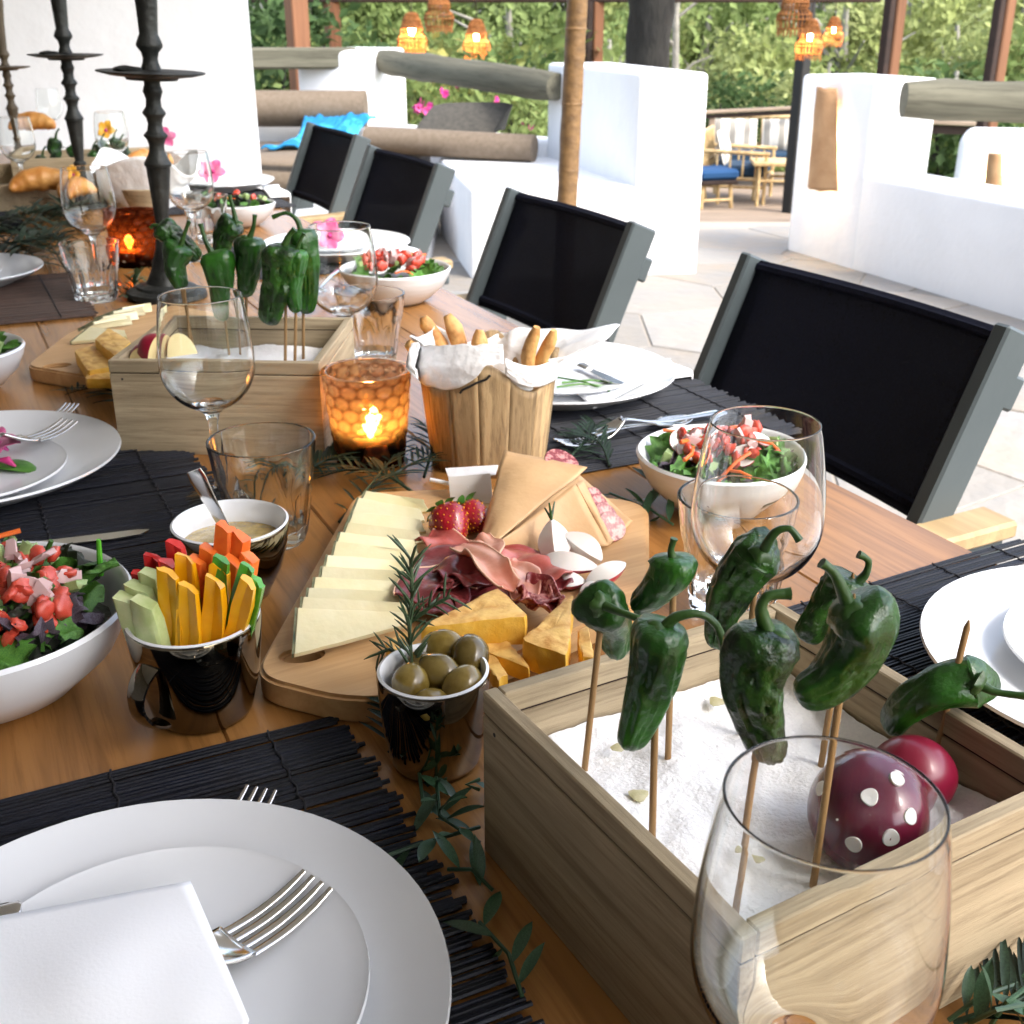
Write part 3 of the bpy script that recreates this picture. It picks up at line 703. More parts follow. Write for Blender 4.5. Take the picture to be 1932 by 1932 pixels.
for i, (x, Y, row) in enumerate(spots):
    f = x/Y
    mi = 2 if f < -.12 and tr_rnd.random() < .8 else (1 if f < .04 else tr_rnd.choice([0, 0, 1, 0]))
    s_ = tr_rnd.uniform(.9, 1.25)*(1.0, 1.2, 1.45, 1.8)[row]
    ztop = {0: -.3, 1: .9, 2: 2.2, 3: 3.2}[row]*(1 if f < .3 else .82)+tr_rnd.uniform(-.35, .35)
    z = ztop-1.5*s_
    dist = ('nearest row', 'second row', 'third row', 'farthest row')[row]
    o_ = ORD[row_n[row]]; row_n[row] += 1
    t = thing('broadleaf_tree', '%s tree, %s from the left in the %s of the wood' % (words[mi], o_, dist), 'tree', (x, Y, z), tr_rnd.uniform(0, 6.28), 'trees of the wood beyond the terrace', sc_=s_)
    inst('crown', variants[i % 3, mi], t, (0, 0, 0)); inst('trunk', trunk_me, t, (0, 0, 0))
# shrubs of the garden close behind the low white wall
sh = crown_mesh('shrub_leaves', 1500, (.75, .75, .5), 77, .02, .065)
shv = []
for mi in range(3): m2 = sh.copy(); m2.materials.append(m_fol[mi]); shv.append(m2)
st_b = MB()
for a in range(5): st_b.tube([(0, 0, -.9), (.2*math.cos(a*1.26), .2*math.sin(a*1.26), -.2), (.4*math.cos(a*1.26), .4*math.sin(a*1.26), .25)], [.03, .02, .008], 5)
stem_me = st_b.build('stems', m_bark).data; bpy.data.objects.remove(bpy.data.objects['stems'])
for i, (px, py, Y, s_, mi, lab) in enumerate([
        (820, 250, 10.6, 1.1, 1, 'leafy green shrub right behind the far corner pillar'), (900, 225, 11.4, 1.1, 2, 'dark shrub with blossom under the round log rail'),
        (965, 250, 10.8, 1.0, 0, 'bright shrub behind the grey wedge cushion'), (1020, 270, 10.2, .9, 1, 'low green shrub touching the broad white pillar'),
        (850, 205, 12.8, 1.4, 0, 'yellow green shrub under the middle of the log rail'), (1000, 205, 12.6, 1.4, 1, 'mid green shrub behind the thin garden rail'),
        (500, 165, 10.4, 1.3, 2, 'dark shrub beside the pale orange post'), (545, 200, 10.2, 1.0, 1, 'green shrub below the square grey rail'),
        (1790, 275, 11.6, 1.4, 2, 'dark shrub in the gap under the thick log rail'), (1760, 300, 12.5, 1.5, 1, 'green shrub left of the small distant pillar'),
        (1380, 240, 19, 1.5, 2, 'dark shrub behind the cane sofa'), (1460, 235, 19.2, 1.5, 0, 'bright shrub behind the striped cushions')]):
    p = atY(px, py, Y)
    t = thing('garden_shrub', lab, 'shrub', p, i*1.3, 'garden shrubs', sc_=s_)
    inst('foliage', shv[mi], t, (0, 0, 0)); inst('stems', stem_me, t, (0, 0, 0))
fb = MB()
for k in range(6):
    a = k*1.047; c = Vector((math.cos(a), math.sin(a), 0))*.03; s_ = Vector((-math.sin(a), math.cos(a), 0))*.022
    fb.add([(0, 0, 0), c+s_+Vector((0, 0, .02)), c*1.8+Vector((0, 0, .01)), c-s_+Vector((0, 0, .02))], [(0, 1, 2, 3)])
bl0 = fb.build('blossom', m_petalm)
tag(bl0, 'magenta blossom in the garden behind the low white wall', 'flower', 'magenta blossoms in the garden'); first = True
BP = [(832, 172), (860, 162), (790, 203), (800, 198), (784, 208), (806, 210), (812, 200), (935, 190), (950, 205), (880, 215), (1003, 240), (985, 235), (842, 178), (795, 190)]
for k, (px, py) in enumerate(BP):
    o = bl0 if first else bl0.copy()
    if not first: COL.objects.link(o)
    first = False
    o['label'] = 'magenta blossom '+['left end', 'second from left', 'third from left', 'fourth from left', 'fifth from left', 'sixth from left', 'seventh from left', 'seventh from right', 'sixth from right', 'fifth from right', 'fourth from right', 'third from right', 'second from right', 'right end'][sorted(BP, key=lambda q: q[0]).index((px, py))]+' of the garden behind the low white wall'
    o.location = atY(px, py, 9.75); o.rotation_euler = (1.1+.4*rnd.random(), rnd.random(), rnd.random()*6); o.scale = (.45+.45*rnd.random(),)*3
# dark trunk of the near pine, its crown above the picture
tp = atY(1214, 60, 11.2)
t = thing('dark_tree', 'thick dark barked tree trunk rising behind the broad white pillar', 'tree', (tp.x, 11.2, 0))
b = MB(); pts = []; rr = []
for k in range(26):
    z = -1.2+k*.2; pts.append((.06*math.sin(z*1.3), .04*math.sin(z*2), z)); rr.append(.205*(1-.035*z)+.018*noise.noise(Vector((z*2.2, 0, 0))))
b.tube(pts, rr, 20, .22, 8); b.build('trunk', m_bark, t, smooth=60)
b = MB()
for k in range(6): b.tube([(0, 0, 3.2), (math.cos(k), math.sin(k), 4.2), (2.2*math.cos(k), 2.2*math.sin(k), 5)], [.1, .07, .03], 8)
b.build('limbs', m_bark, t); inst('crown', variants[1, 2], t, (0, 0, 5.6), scl=(1.6, 1.6, .9))
tp = atY(1277, 60, 18)
t = thing('pale_tree', 'slender pale bare trunk between the dark trunk and the black post', 'tree', (tp.x, 18, 0))
b = MB(); b.tube([(0, 0, -3), (.03, 0, 0), (-.03, 0, 1.2), (.05, 0, 2.6)], [.07, .06, .05, .03], 8, .15); b.build('trunk', m_barkp, t)
for k, (z, x) in enumerate([(.3, .5), (.75, -.5), (1.15, .6), (-.15, -.4)]):
    b = MB(); b.tube([(0, 0, z), (x*.5, -.1, z+.25), (x, -.15, z+.35)], [.025, .018, .008], 6); b.build('branch', m_barkp, t)

# ------------------------------------------------------------------ dining table
u0, u1, n0, n1 = -.55, 4.2, -.20, .713
T0 = W(u0, 0)
tab = thing('dining_table', 'long orange brown wooden dining table laid for a meal', 'table', (0, 0, 0), UA)
# local x along the table, local y = -n
npl = 6; wpl = (n1-n0)/npl
b = MB(); b.box((0, 0, 0), (u1-u0, wpl-.0004, .035), .0015); pl = b.build('plank', m_table, tab, smooth=0, loc=((u0+u1)/2, -(n0+wpl/2), TZ-.0175))
for k in range(1, npl): inst('plank', pl.data, tab, ((u0+u1)/2, -(n0+wpl*(k+.5)), TZ-.0175))
for s_ in (n0+.07, n1-.07):
    b = MB(); b.box((0, 0, 0), (u1-u0-.3, .03, .09), .003); b.build('apron', m_table, tab, smooth=0, loc=((u0+u1)/2, -s_, TZ-.085))
    for u in (u0+.15, u1-.15):
        b = MB(); b.box((0, 0, 0), (.09, .09, TZ-.04), .006); b.build('leg', m_table, tab, smooth=0, loc=(u, -s_, (TZ-.04)/2))

# ------------------------------------------------------------------ chairs
def make_chair(label, loc):
    t = thing('mesh_armchair', label, 'chair', loc, UA, 'black mesh armchairs along the right side of the table')
    # local x along the table, +y toward the table, the back leaning away from it
    hw = .215; zb, zt = .665, .868; yb, yt = .0, -.085
    slope = (yt-yb)/(zt-zb)
    def yy(z): return yb+slope*(z-zb)
    b = MB()
    b.grid(lambda u, v: ((u-.5)*2*(hw-.012), yy(zb+v*(zt-.006-zb))-.012*math.sin(u*3.14), zb+v*(zt-.003-zb)), 18, 12)
    bs_ = b.build('back_sling', m_mesh, t, smooth=180, solid=.006)
    for z in (zb+.012, zt-.012):
        b = MB(); b.tube([(-hw+.01+k*(2*hw-.02)/10, yy(z)-.012*math.sin(k/10*3.14), z) for k in range(11)], .0075, 8); b.build('sling_hem', m_mesh, bs_)
    for s_ in (-1, 1):
        b = MB(); b.beam((s_*hw, yy(zt-.001), zt-.001), (s_*hw, yy(.42), .42), .021, .046, .003); b.build('back_post', m_alu, t, smooth=0)
        b = MB(); b.beam((s_*hw, yy(zt-.05)-.03, zt-.05), (s_*hw, yy(zt-.085)-.03, zt-.085), .018, .02, .003); b.build('stop_block', m_alu, t, smooth=0)
        b = MB(); b.beam((s_*(hw+.012), yy(.42), .44), (s_*(hw+.012), -.10, .0), .024, .045, .003); b.build('rear_leg', m_alu, t, smooth=0)
        b = MB(); b.beam((s_*(hw+.03), .34, .626), (s_*(hw+.03), .36, 0), .024, .045, .003); b.build('front_leg', m_alu, t, smooth=0)
        b = MB(); b.beam((s_*(hw+.03), -.07, .640), (s_*(hw+.03), .36, .628), .028, .034, .003); am = b.build('arm', m_alu, t, smooth=0)
        b = MB(); b.beam((s_*(hw+.03), -.075, .6675), (s_*(hw+.03), .36, .6555), .05, .02, .004); b.build('arm_cap', m_arm, am, smooth=0)
        b = MB(); b.beam((s_*hw, .38, .435), (s_*hw, .0, .42), .022, .04, .003); b.build('seat_rail', m_alu, t, smooth=0)
    b = MB(); b.grid(lambda u, v: ((u-.5)*2*(hw-.013), .38-.36*v, .44-.015*v-.015*math.sin(u*3.14)*math.sin(v*3.14)), 12, 10); b.build('seat_sling', m_mesh, t, smooth=180, solid=.005)
    b = MB(); b.beam((-hw, .37, .425), (hw, .37, .425), .022, .03, .002); b.build('seat_bar', m_alu, t, smooth=0)
    return t
def chair_spot(a, c):
    p = (at(*a, .868)+at(*c, .868))/2; u, n = un(p); q = W(u, n-.085); return (q.x, q.y, 0)
ch = make_chair('black mesh armchair nearest the camera, beside the salad bowl', chair_spot((1430, 487), (1915, 615)))
place(ch, chair_spot((985, 358), (1205, 425)), label='black mesh armchair in front of the bamboo pole, second from the camera')
place(ch, chair_spot((705, 275), (850, 315)), label='black mesh armchair left of the white bench end, third from the camera')
place(ch, chair_spot((598, 235), (680, 255)), label='farthest black mesh armchair in front of the turquoise towel')

# ------------------------------------------------------------------ place mats
reed_b = MB(); reed_b.tube([(0, -.5, 0), (0, -.17, .0004), (0, .17, -.0003), (0, .5, 0)], [.00135]*4, 6)
reed_me = reed_b.build('reed', m_black).data; bpy.data.objects.remove(bpy.data.objects['reed'])
reed_me2 = reed_me.copy(); reed_me2.materials[0] = m_brownreed
def placemat(uc, nc, wu, wn, label, me=reed_me, tilt=0, pitch=.0034, threads=4):
    p = W(uc, nc, TZ+.0018)
    t = thing('reed_placemat', label, 'placemat', p, UA+tilt, 'reed placemats')
    N = int(wu/pitch); r = random.Random(int(uc*1000))
    for k in range(N):
        x = (k+.5)/N*wu-wu/2
        inst('reed', me, t, (x, r.uniform(-.004, .004), r.uniform(0, .0012)), (0, 0, r.gauss(0, .006)), (1.1, wn*r.uniform(.985, 1.02), 1))
    for k in range(threads):
        y = (k+.5)/threads*wn-wn/2
        b = MB(); b.tube([(-wu/2+wu*i/60, y+.0012*math.sin(i*3.1), .0024) for i in range(61)], .0007, 5); b.build('thread', m_thread, t)
    return t
placemat(.37, -.01, .46, .365, 'black reed placemat under the front left plate')
placemat(1.03, -.01, .34, .40, 'black reed placemat under the second plate on the left', pitch=.004)
placemat(1.93, .0, .34, .37, 'dark brown reed placemat under the far left plate', reed_me2, pitch=.0045)
placemat(.42, .635, .36, .27, 'black reed placemat under the plate at the right edge', tilt=R_(3))
placemat(1.12, .645, .44, .27, 'black reed placemat under the plate behind the breadstick bucket', pitch=.004)
placemat(2.06, .62, .34, .30, 'black reed placemat under the pink flower plate', pitch=.005)
placemat(2.83, .60, .34, .29, 'black reed placemat under the farthest right plate', pitch=.005)
placemat(2.75, .0, .34, .33, 'black reed placemat at the far left end under the leaves', pitch=.006)

# ------------------------------------------------------------------ plates and bowls
def plate_me(R, name='plate', foot=.6, rise=.022, m=m_ceram):
    b = MB(); th = .0045
    prof = [(0, .003), (R*foot*.95, .003), (R*foot, 0), (R*(foot+.05), .0), (R*(foot+.08), .004), (R*.9, rise*.62), (R*.985, rise*.93), (R, rise), (R*.995, rise+.002), (R*.97, rise*.98+.001), (R*.88, rise*.62+th*.8), (R*.70, th+.0035), (R*.6, th+.0025), (0, th+.0022)]
    b.lathe(prof, 72)
    o = b.build(name, m, smooth=50); me = o.data; bpy.data.objects.remove(o); return me
pm_big = plate_me(.132); pm_side = plate_me(.09, 'side_plate', .62, .0125)
def plate(c, label, me=pm_big, name='dinner_plate', z=None, cat='plate', group='white dinner plates'):
    o = bpy.data.objects.new(name, me); COL.objects.link(o); o.location = (c[0], c[1], TZ+.0045 if z is None else z); return tag(o, label, cat, group)
PZ = TZ+.0045; SZ = PZ+.0072
plate((-.157, .365), 'large white dinner plate in the left foreground under napkin and fork')
plate((-.150, .372), 'white side plate stacked in the front left dinner plate', pm_side, 'side_plate', SZ, group='white side plates')
plate((-.499, 1.012), 'white dinner plate second on the left, by the wooden boxes')
plate((-.497, .985), 'white side plate with purple flower on the second left dinner plate', pm_side, 'side_plate', SZ, group='white side plates')
plate((.397, .645), 'white dinner plate cut off by the right edge of the picture')
plate((.412, .655), 'white side plate at the right edge of the picture', pm_side, 'side_plate', SZ, group='white side plates')
plate((.056, 1.30), 'white dinner plate behind the breadstick bucket')
plate((.058, 1.305), 'white side plate holding knife and chives behind the breadsticks', pm_side, 'side_plate', SZ, group='white side plates')
plate((-.316, 2.13), 'white dinner plate with pink flower in front of the third chair')
plate((-.33, 2.15), 'white side plate under the pink flower', pm_side, 'side_plate', SZ, group='white side plates')
plate((-.726, 3.0), 'farthest white dinner plate on the right side of the table')
plate((-.74, 3.0), 'farthest white side plate with purple flower', pm_side, 'side_plate', SZ, group='white side plates')
plate((-.894, 1.88), 'white dinner plate at the far left edge on the brown mat')
plate((-.91, 1.86), 'white side plate at the far left edge', pm_side, 'side_plate', SZ, group='white side plates')
def bowl(c, R, H, label, m=m_ceram, z=TZ, name='salad_bowl', wob=.0):
    b = MB(); th = .0045; f = .42
    prof = [(0, .003), (R*f*.9, .003), (R*f, 0), (R*(f+.06), .0005), (R*(f+.2), H*.14), (R*.86, H*.5), (R*.965, H*.82), (R, H), (R-.002, H+.0025), (R-th, H+.001), (R*.965-th, H*.82), (R*.86-th, H*.52), (R*(f+.2), H*.14+th), (R*f, .0075), (0, .007)]
    b.lathe(prof, 56, fn=lambda a, zz, i: 1+wob*math.sin(a*2+.6)+wob*.6*math.sin(3*a))
    o = b.build(name, m, smooth=50, loc=(c[0], c[1], z)); return tag(o, label, 'bowl', 'white salad bowls')
bowl((-.338, .648), .097, .060, 'white salad bowl at the left edge by the mug of vegetable sticks')
bowl((.186, .955), .077, .05, 'white salad bowl with radish slices on the right by the nearest chair', m_ceram2, wob=.015)
bowl((-.177, 1.765), .084, .05, 'white salad bowl full of tomato in front of the second chair', m_ceram2, wob=.015)
bowl((-.640, 1.30), .078, .05, 'small white bowl of green salad cut off by the left edge')
bowl((-.565, 2.47), .075, .045, 'far small white bowl beside the pewter candlestick', m_ceram2)
# salads
lf = MB()
def leaf_fn(u, v):
    wd = math.sin(v*math.pi)**.6*(.5+.12*math.sin(v*23)); x = (u-.5)*2
    return (x*wd, v-.5, .18*x*x*wd+.10*math.sin(v*9+x*3)+.05*math.sin(x*8+v*14))
lf.grid(leaf_fn, 9, 12); leaf_me = {}
for nm, m in (('g', m_leafg), ('d', m_leafd), ('p', m_leafp)):
    o = lf.build('lettuce_leaf', m, smooth=180); leaf_me[nm] = o.data; bpy.data.objects.remove(o)
def small_me(name, m, r, nz, seed):
    b = MB(); b.blob((0, 0, 0), r, nz, seed, 10, 7, 2.2); o = b.build(name, m, smooth=60); me = o.data; bpy.data.objects.remove(o); return me
def cube_me(name, m):
    b = MB(); b.box((0, 0, 0), (1, 1, .8), .14)
    r = random.Random(3); b.v = [tuple(c+r.uniform(-.16, .16) for c in v) for v in b.v]
    o = b.build(name, m, smooth=50); me = o.data; bpy.data.objects.remove(o); return me
tom_me = small_me('tomato_chunk', m_tomato, (.60, .52, .42), .42, 4); on_me = cube_me('onion_piece', m_onion); stem_g = cube_me('chopped_stalk', mat('pale_green_stalk', (.22, .34, .09), .4, (.34, .42, .2), 40))
sb = MB(); sb.lathe([(.0, 0), (.5, 0), (.52, .02), (.5, .05), (0, .055)], 22); rad_slice = sb.build('radish_slice', [m_radw, m_radr], smooth=40)
rad_slice.data.polygons.foreach_set('material_index', [1 if abs(p.normal.z) < .6 else 0 for p in rad_slice.data.polygons]); rs_me = rad_slice.data; bpy.data.objects.remove(rad_slice)
shb = MB(); shb.tube([(0, -.5, 0), (.05, -.2, .12), (.0, .15, .16), (-.08, .5, .05)], [.045]*4, 6); o = shb.build('carrot_shred', m_carrot); sh_me = o.data; bpy.data.objects.remove(o)
def salad(c, R, z, label, seed, tom=(0, 0), ntom=14, nleaf=26, leaves='gdp', nshred=5, nrad=0, dome=.02, tside=None):
    r = random.Random(seed); t = thing('tossed_salad', label, 'salad', (c[0], c[1], z), 0, 'tossed salads')
    b = MB(); b.lathe([(0, -.030), (R*.55, -.029), (R*.80, -.014), (R*.83, -.008), (R*.5, dome*.3-.004), (0, dome*.5-.004)], 24, fn=lambda a, zz, i: 1+.05*math.sin(a*5)); tag(b.build('leaf_bed', m_leafd, t, smooth=60), kind='stuff')
    def spot(rr, bias=None):
        a = r.uniform(0, 6.28); q = R*rr*math.sqrt(r.random()); x, y = q*math.cos(a), q*math.sin(a)
        if bias: x, y = x*.74+bias[0]*R, y*.74+bias[1]*R
        h = dome*(1-(x*x+y*y)/(R*R)); return x, y, h
    for k in range(nleaf):
        x, y, h = spot(.80); s_ = r.uniform(.018, .034)
        inst('lettuce_leaf', leaf_me[r.choice(leaves)], t, (x, y, h+r.uniform(0, .008)), (r.uniform(-.9, .9), r.uniform(-.9, .9), r.uniform(0, 6.28)), (s_, s_*r.uniform(1, 1.5), s_))
    for k in range(int(nleaf*.5)):
        a = r.uniform(0, 6.28); q = R*r.uniform(.50, .74); s_ = r.uniform(.022, .034)
        inst('lettuce_leaf', leaf_me[r.choice(leaves+leaves[-1])], t, (q*math.cos(a), q*math.sin(a), .004+.004*r.random()), (r.uniform(-.5, .5), r.uniform(-.5, .5), r.uniform(0, 6.28)), (s_, s_*1.2, s_))
    for k in range(ntom):
        x, y, h = spot(.78, tom); s_ = r.uniform(.0075, .0135)
        inst('tomato_chunk', tom_me, t, (x, y, h+r.uniform(.008, .020)), (r.random()*3, r.random()*3, r.random()*3), (s_, s_*1.2, s_*.8))
    for k in range(ntom//4):
        x, y, h = spot(.7, tom); s_ = r.uniform(.006, .011)
        inst('onion_piece', on_me, t, (x, y, h+r.uniform(.012, .022)), (r.random()*3, r.random()*3, r.random()*3), (s_*1.6, s_, s_*.5))
    for k in range(nleaf//4):
        x, y, h = spot(.75); s_ = r.uniform(.006, .011)
        inst('chopped_stalk', stem_g, t, (x, y, h+r.uniform(.006, .016)), (r.random()*3, r.random()*3, r.random()*3), (s_, s_*1.6, s_))
    for k in range(nshred):
        x, y, h = spot(.85); s_ = r.uniform(.03, .045)
        inst('carrot_shred', sh_me, t, (x, y, h+.012), (r.uniform(-.6, .6), r.uniform(-.6, .6), r.random()*6), (s_, s_, s_))
    for k in range(nrad):
        x, y, s_ = [(-.42, -.1, .026), (-.5, .12, .024), (.12, .22, .026), (.12, -.38, .023), (-.2, .25, .022), (.42, .1, .02)][k]
        inst('radish_slice', rs_me, t, (x*R, y*R, .022+.001*k), (.5+.35*math.sin(k*2.2), .4*math.sin(k*1.7), 0), (s_, s_, s_))
    return t
salad((-.338, .648), .095, TZ+.047, 'mixed salad with tomato chunks and dark leaves at the left edge', 3, (.16, -.12), 80, 110, 'gggddp', 7, 0, .022)
salad((.186, .955), .074, TZ+.034, 'salad with radish slices and watermelon red tomato, right of the cutting board', 4, (.05, .0), 34, 44, 'gggdp', 8, 6, .014)
salad((-.177, 1.765), .08, TZ+.036, 'chopped tomato salad in the bowl before the second chair', 5, (0, 0), 60, 16, 'g', 4, 0, .016)
salad((-.640, 1.30), .074, TZ+.036, 'green leaf salad in the small bowl at the left edge', 6, (0, 0), 3, 30, 'g', 0, 0, .012)
salad((-.565, 2.47), .07, TZ+.032, 'small dark leaf salad beside the far plate', 8, (0, 0), 4, 24, 'gd', 2, 0, .016)
# stalks that stand up out of the front salad
for px, py, px2, py2 in ((75, 1055, 96, 1020), (188, 1065, 185, 1018)):
    pass

# ------------------------------------------------------------------ glasses
def wine_me(h=.185, rim=.0345, mx=.0405, stem=.0035, foot=.034, bowl0=.084, zmax=.125):
    prof = []
    # outer: foot, stem, bowl up to the rim; inner: back down
    prof += [(0, 0), (foot*.97, 0), (foot, .0012), (foot*.9, .0028), (foot*.45, .0045), (stem*1.9, .009), (stem*1.1, .02), (stem, .045), (stem*1.15, bowl0-.012), (stem*1.9, bowl0-.003)]
    out = []
    n = 22
    for k in range(1, n+1):
        t = k/n; z = bowl0+(h-bowl0)*(t**1.25)
        tz = (z-bowl0)/(zmax-bowl0)
        if z <= zmax: r = mx*math.sqrt(max(0, 1-(1-tz)**2))
        else:
            s = (z-zmax)/(h-zmax); r = mx+(rim-mx)*(s**1.7)
        out.append((max(r, stem*2.2), z))
    prof += out
    th = .0009
    prof[-1] = (rim, h-.0012); prof += [(rim, h-.0004), (rim-th*.15, h-.0001), (rim-th*.5, h+.0001), (rim-th*.85, h-.0001), (rim-th, h-.0004), (rim-th, h-.0012)]
    for r, z in reversed(out[:-1]):
        if r-th > .004 and z > bowl0+.005: prof.append((r-th*(1+.8*max(0, (zmax-z)/(zmax-bowl0))), z+th*max(0, (zmax-z)/(zmax-bowl0))*2.2))
    prof.append((0, bowl0+.0075))
    b = MB(); b.lathe(prof, 64); o = b.build('wine_glass', m_glass, smooth=70); me = o.data; bpy.data.objects.remove(o); return me
wine_a = wine_me(); wine_b = wine_me(rim=.0318, mx=.0392)
wine_c = wine_me(rim=.0330, mx=.0393)
def tumbler_me(h=.088, r1=.0435, r0=.0305):
    th = .0024; out = []; seg = 60
    def facet(a, z, i):
        if i in fac: return 1-.045*abs(math.sin(a*5))**.8*(1 if i in fac else 0)
        return 1
    prof = [(0, .0015), (r0*.8, .001), (r0*.97, 0), (r0, .003)]
    fac = set()
    for k in range(1, 13):
        t = k/12; r = r0+(r1-r0)*t**.8+(.0 if t > .55 else .0); prof.append((r, h*t))
        if t < .62: fac.add(len(prof)-1)
    prof[-1] = (r1, h-.002); prof += [(r1, h-.0007), (r1-th*.18, h-.0002), (r1-th*.5, h), (r1-th*.82, h-.0002), (r1-th, h-.0007), (r1-th, h-.002)]
    for k in range(11, 1, -1):
        t = k/12; r = r0+(r1-r0)*t**.8-th-.0008*(1-t); prof.append((r, max(h*t, .012)))
    prof += [(r0*.72, .0105), (0, .0095)]
    b = MB(); b.lathe(prof, seg, fn=facet); o = b.build('tumbler', m_glass, smooth=32); me = o.data; bpy.data.objects.remove(o); return me
tum = tumbler_me()
def glass(me, name, c, label, cat, group, z=TZ+.0004, rz=0):
    o = bpy.data.objects.new(name, me); COL.objects.link(o); o.location = (c[0], c[1], z); o.rotation_euler = (0, 0, rz); return tag(o, label, cat, group)
WG, TG = 'wine glasses on the table', 'faceted water tumblers'
def rimspot(px, py, z): p = at(px, py, z); return (p.x, p.y)
glass(wine_c, 'wine_glass', (.0965, .288), 'large empty wine glass in the right foreground in front of the salt box', 'wine glass', WG, TZ)
glass(wine_b, 'wine_glass', rimspot(1444, 800, .944), 'empty wine glass beside the tumbler in front of the nearest chair', 'wine glass', WG)
glass(wine_a, 'wine_glass', (-.262, .972), 'empty wine glass on the left in front of the rear salt box', 'wine glass', WG)
glass(wine_a, 'wine_glass', rimspot(640, 428, .944), 'empty wine glass in front of the plate with the pink flower', 'wine glass', WG)
glass(wine_a, 'wine_glass', rimspot(158, 318, .944), 'empty wine glass standing over the left tumbler before the croissants', 'wine glass', WG)
glass(wine_a, 'wine_glass', rimspot(25, 222, .944), 'wine glass cut off by the left edge below the third candlestick', 'wine glass', WG)
glass(wine_a, 'wine_glass', rimspot(352, 288, .944), 'wine glass right of the nearest candlestick with bright window reflection', 'wine glass', WG)
glass(wine_a, 'wine_glass', rimspot(88, 168, .944), 'far wine glass against the white wall between two candlesticks', 'wine glass', WG)
glass(wine_a, 'wine_glass', rimspot(205, 212, .944), 'far wine glass against the white wall above the yellow flowers', 'wine glass', WG)
glass(tum, 'water_tumbler', (-.2015, .885), 'faceted tumbler behind the dip cup, left of the cutting board', 'tumbler', TG)
glass(tum, 'water_tumbler', rimspot(1395, 937, .848), 'faceted tumbler half behind the wine glass at the front salt box', 'tumbler', TG, rz=.2)
glass(tum, 'water_tumbler', rimspot(167, 457, .848), 'faceted tumbler at the left by the brown placemat', 'tumbler', TG, rz=.1)
glass(tum, 'water_tumbler', rimspot(697, 556, .846), 'faceted tumbler between rear salt box and breadstick bucket', 'tumbler', TG, rz=.3)
glass(tum, 'water_tumbler', rimspot(385, 370, .846), 'far faceted tumbler right of the nearest candlestick', 'tumbler', TG, rz=.5)

# ------------------------------------------------------------------ mirror glazed cups
def cup(c, r1, r0, h, label, handle=None, z=TZ, cat='cup'):
    t = thing('glazed_cup', label, cat, (c[0], c[1], z), handle or 0, 'mirror glazed cups')
    th = .003
    out = [(0, .0015), (r0*.75, .001), (r0*.8, 0), (r0*.95, .002), (r0, .006), (r0+(r1-r0)*.55, h*.4), (r0+(r1-r0)*.85, h*.72), (r1, h-.0015)]
    b = MB(); b.lathe(out+[(r1-.0008, h-.0008), (r1-th*.8, h-.004), (r1-th*.9, h-.006), (0, h-.0065)], 56)
    # shell only: outer mirror wall
    b = MB(); b.lathe(out+[(r1-.0006, h), (r1-.0012, h-.0012)]+[(r-.0012, zz) for r, zz in reversed(out[3:-1])]+[(0, .003)], 56)
    b.build('glazed_wall', m_mirror, t, smooth=60)
    inn = [(r1-.0006, h+.0004), (r1-.0022, h+.0012), (r1-th-.0008, h-.001)]+[(r-th-.0004, zz+.0006) for r, zz in reversed(out[4:-1])]+[(r0*.8, .009), (0, .008)]
    b = MB(); b.lathe(inn+[(0, .0068), (r0*.8, .0078)]+[(r-.0018, zz+.0006) for r, zz in out[4:-1]]+[(r1-.0016, h-.001)], 56, loop=True)
    b.build('white_lining', m_ceram, t, smooth=60)
    if handle is not None:
        pts = []; 
        for k in range(15):
            a = -1.35+2.7*k/14; pts.append(Vector((r0*.9+(r1-r0)*.6+.019*math.cos(a)*1.15-.004, 0, h*.47+.021*math.sin(a))))
        rs = []
        for k, p in enumerate(pts):
            a = -1.35+2.7*k/14; n = Vector((math.cos(a), 0, math.sin(a))); wv = .0062+.002*abs(math.sin(a))
            rs.append([p+n*.0026*math.cos(q)+Vector((0, 1, 0))*wv*math.sin(q) for q in [2*math.pi*j/10 for j in range(10)]])
        b = MB(); b.rings(rs); b.build('handle', m_mirror, t, smooth=60)
    return t
MUG = (-.1925, .6235)
cup(MUG, .0405, .031, .067, 'mirror glazed mug with ring handle holding vegetable sticks', R_(-120), cat='mug')
DIP = (-.2065, .783)
cup(DIP, .043, .026, .060, 'mirror glazed cup of oily dip with a spoon in it', None)
OLV = (-.0445, .5705)
cup(OLV, .0322, .0265, .061, 'dark mirror glazed cup filled with olives and rosemary', None)
b = MB(); b.lathe([(0, .0), (.0365, 0), (.0375, .003), (.02, .0055), (0, .006)], 28, fn=lambda a, z, i: 1+.03*math.sin(a*7+i))
tag(b.build('dip_sauce', m_sauce, smooth=60, loc=(DIP[0], DIP[1], TZ+.041)), 'golden oily sauce with chopped nuts in the mirror cup', 'sauce')
def spoon_handle(a, c, label):
    a, c = Vector(a), Vector(c); d = (c-a).normalized(); s_ = d.cross(Vector((0, 1, .2))).normalized(); n = s_.cross(d)
    rs = []
    for k in range(12):
        t = k/11; p = a.lerp(c, t); wv = .0032+.0042*t**1.5; hh = .0011
        if k == 11: wv *= .8
        rs.append([p+s_*wv*math.cos(q)+n*hh*math.sin(q) for q in [2*math.pi*j/12 for j in range(12)]])
    b = MB(); b.rings(rs); return tag(b.build('dip_spoon', m_steel, smooth=50), label, 'spoon')
spoon_handle((DIP[0]+.004, DIP[1]+.006, TZ+.028), atY(365, 888, .79), 'polished steel spoon handle sticking out of the dip cup')

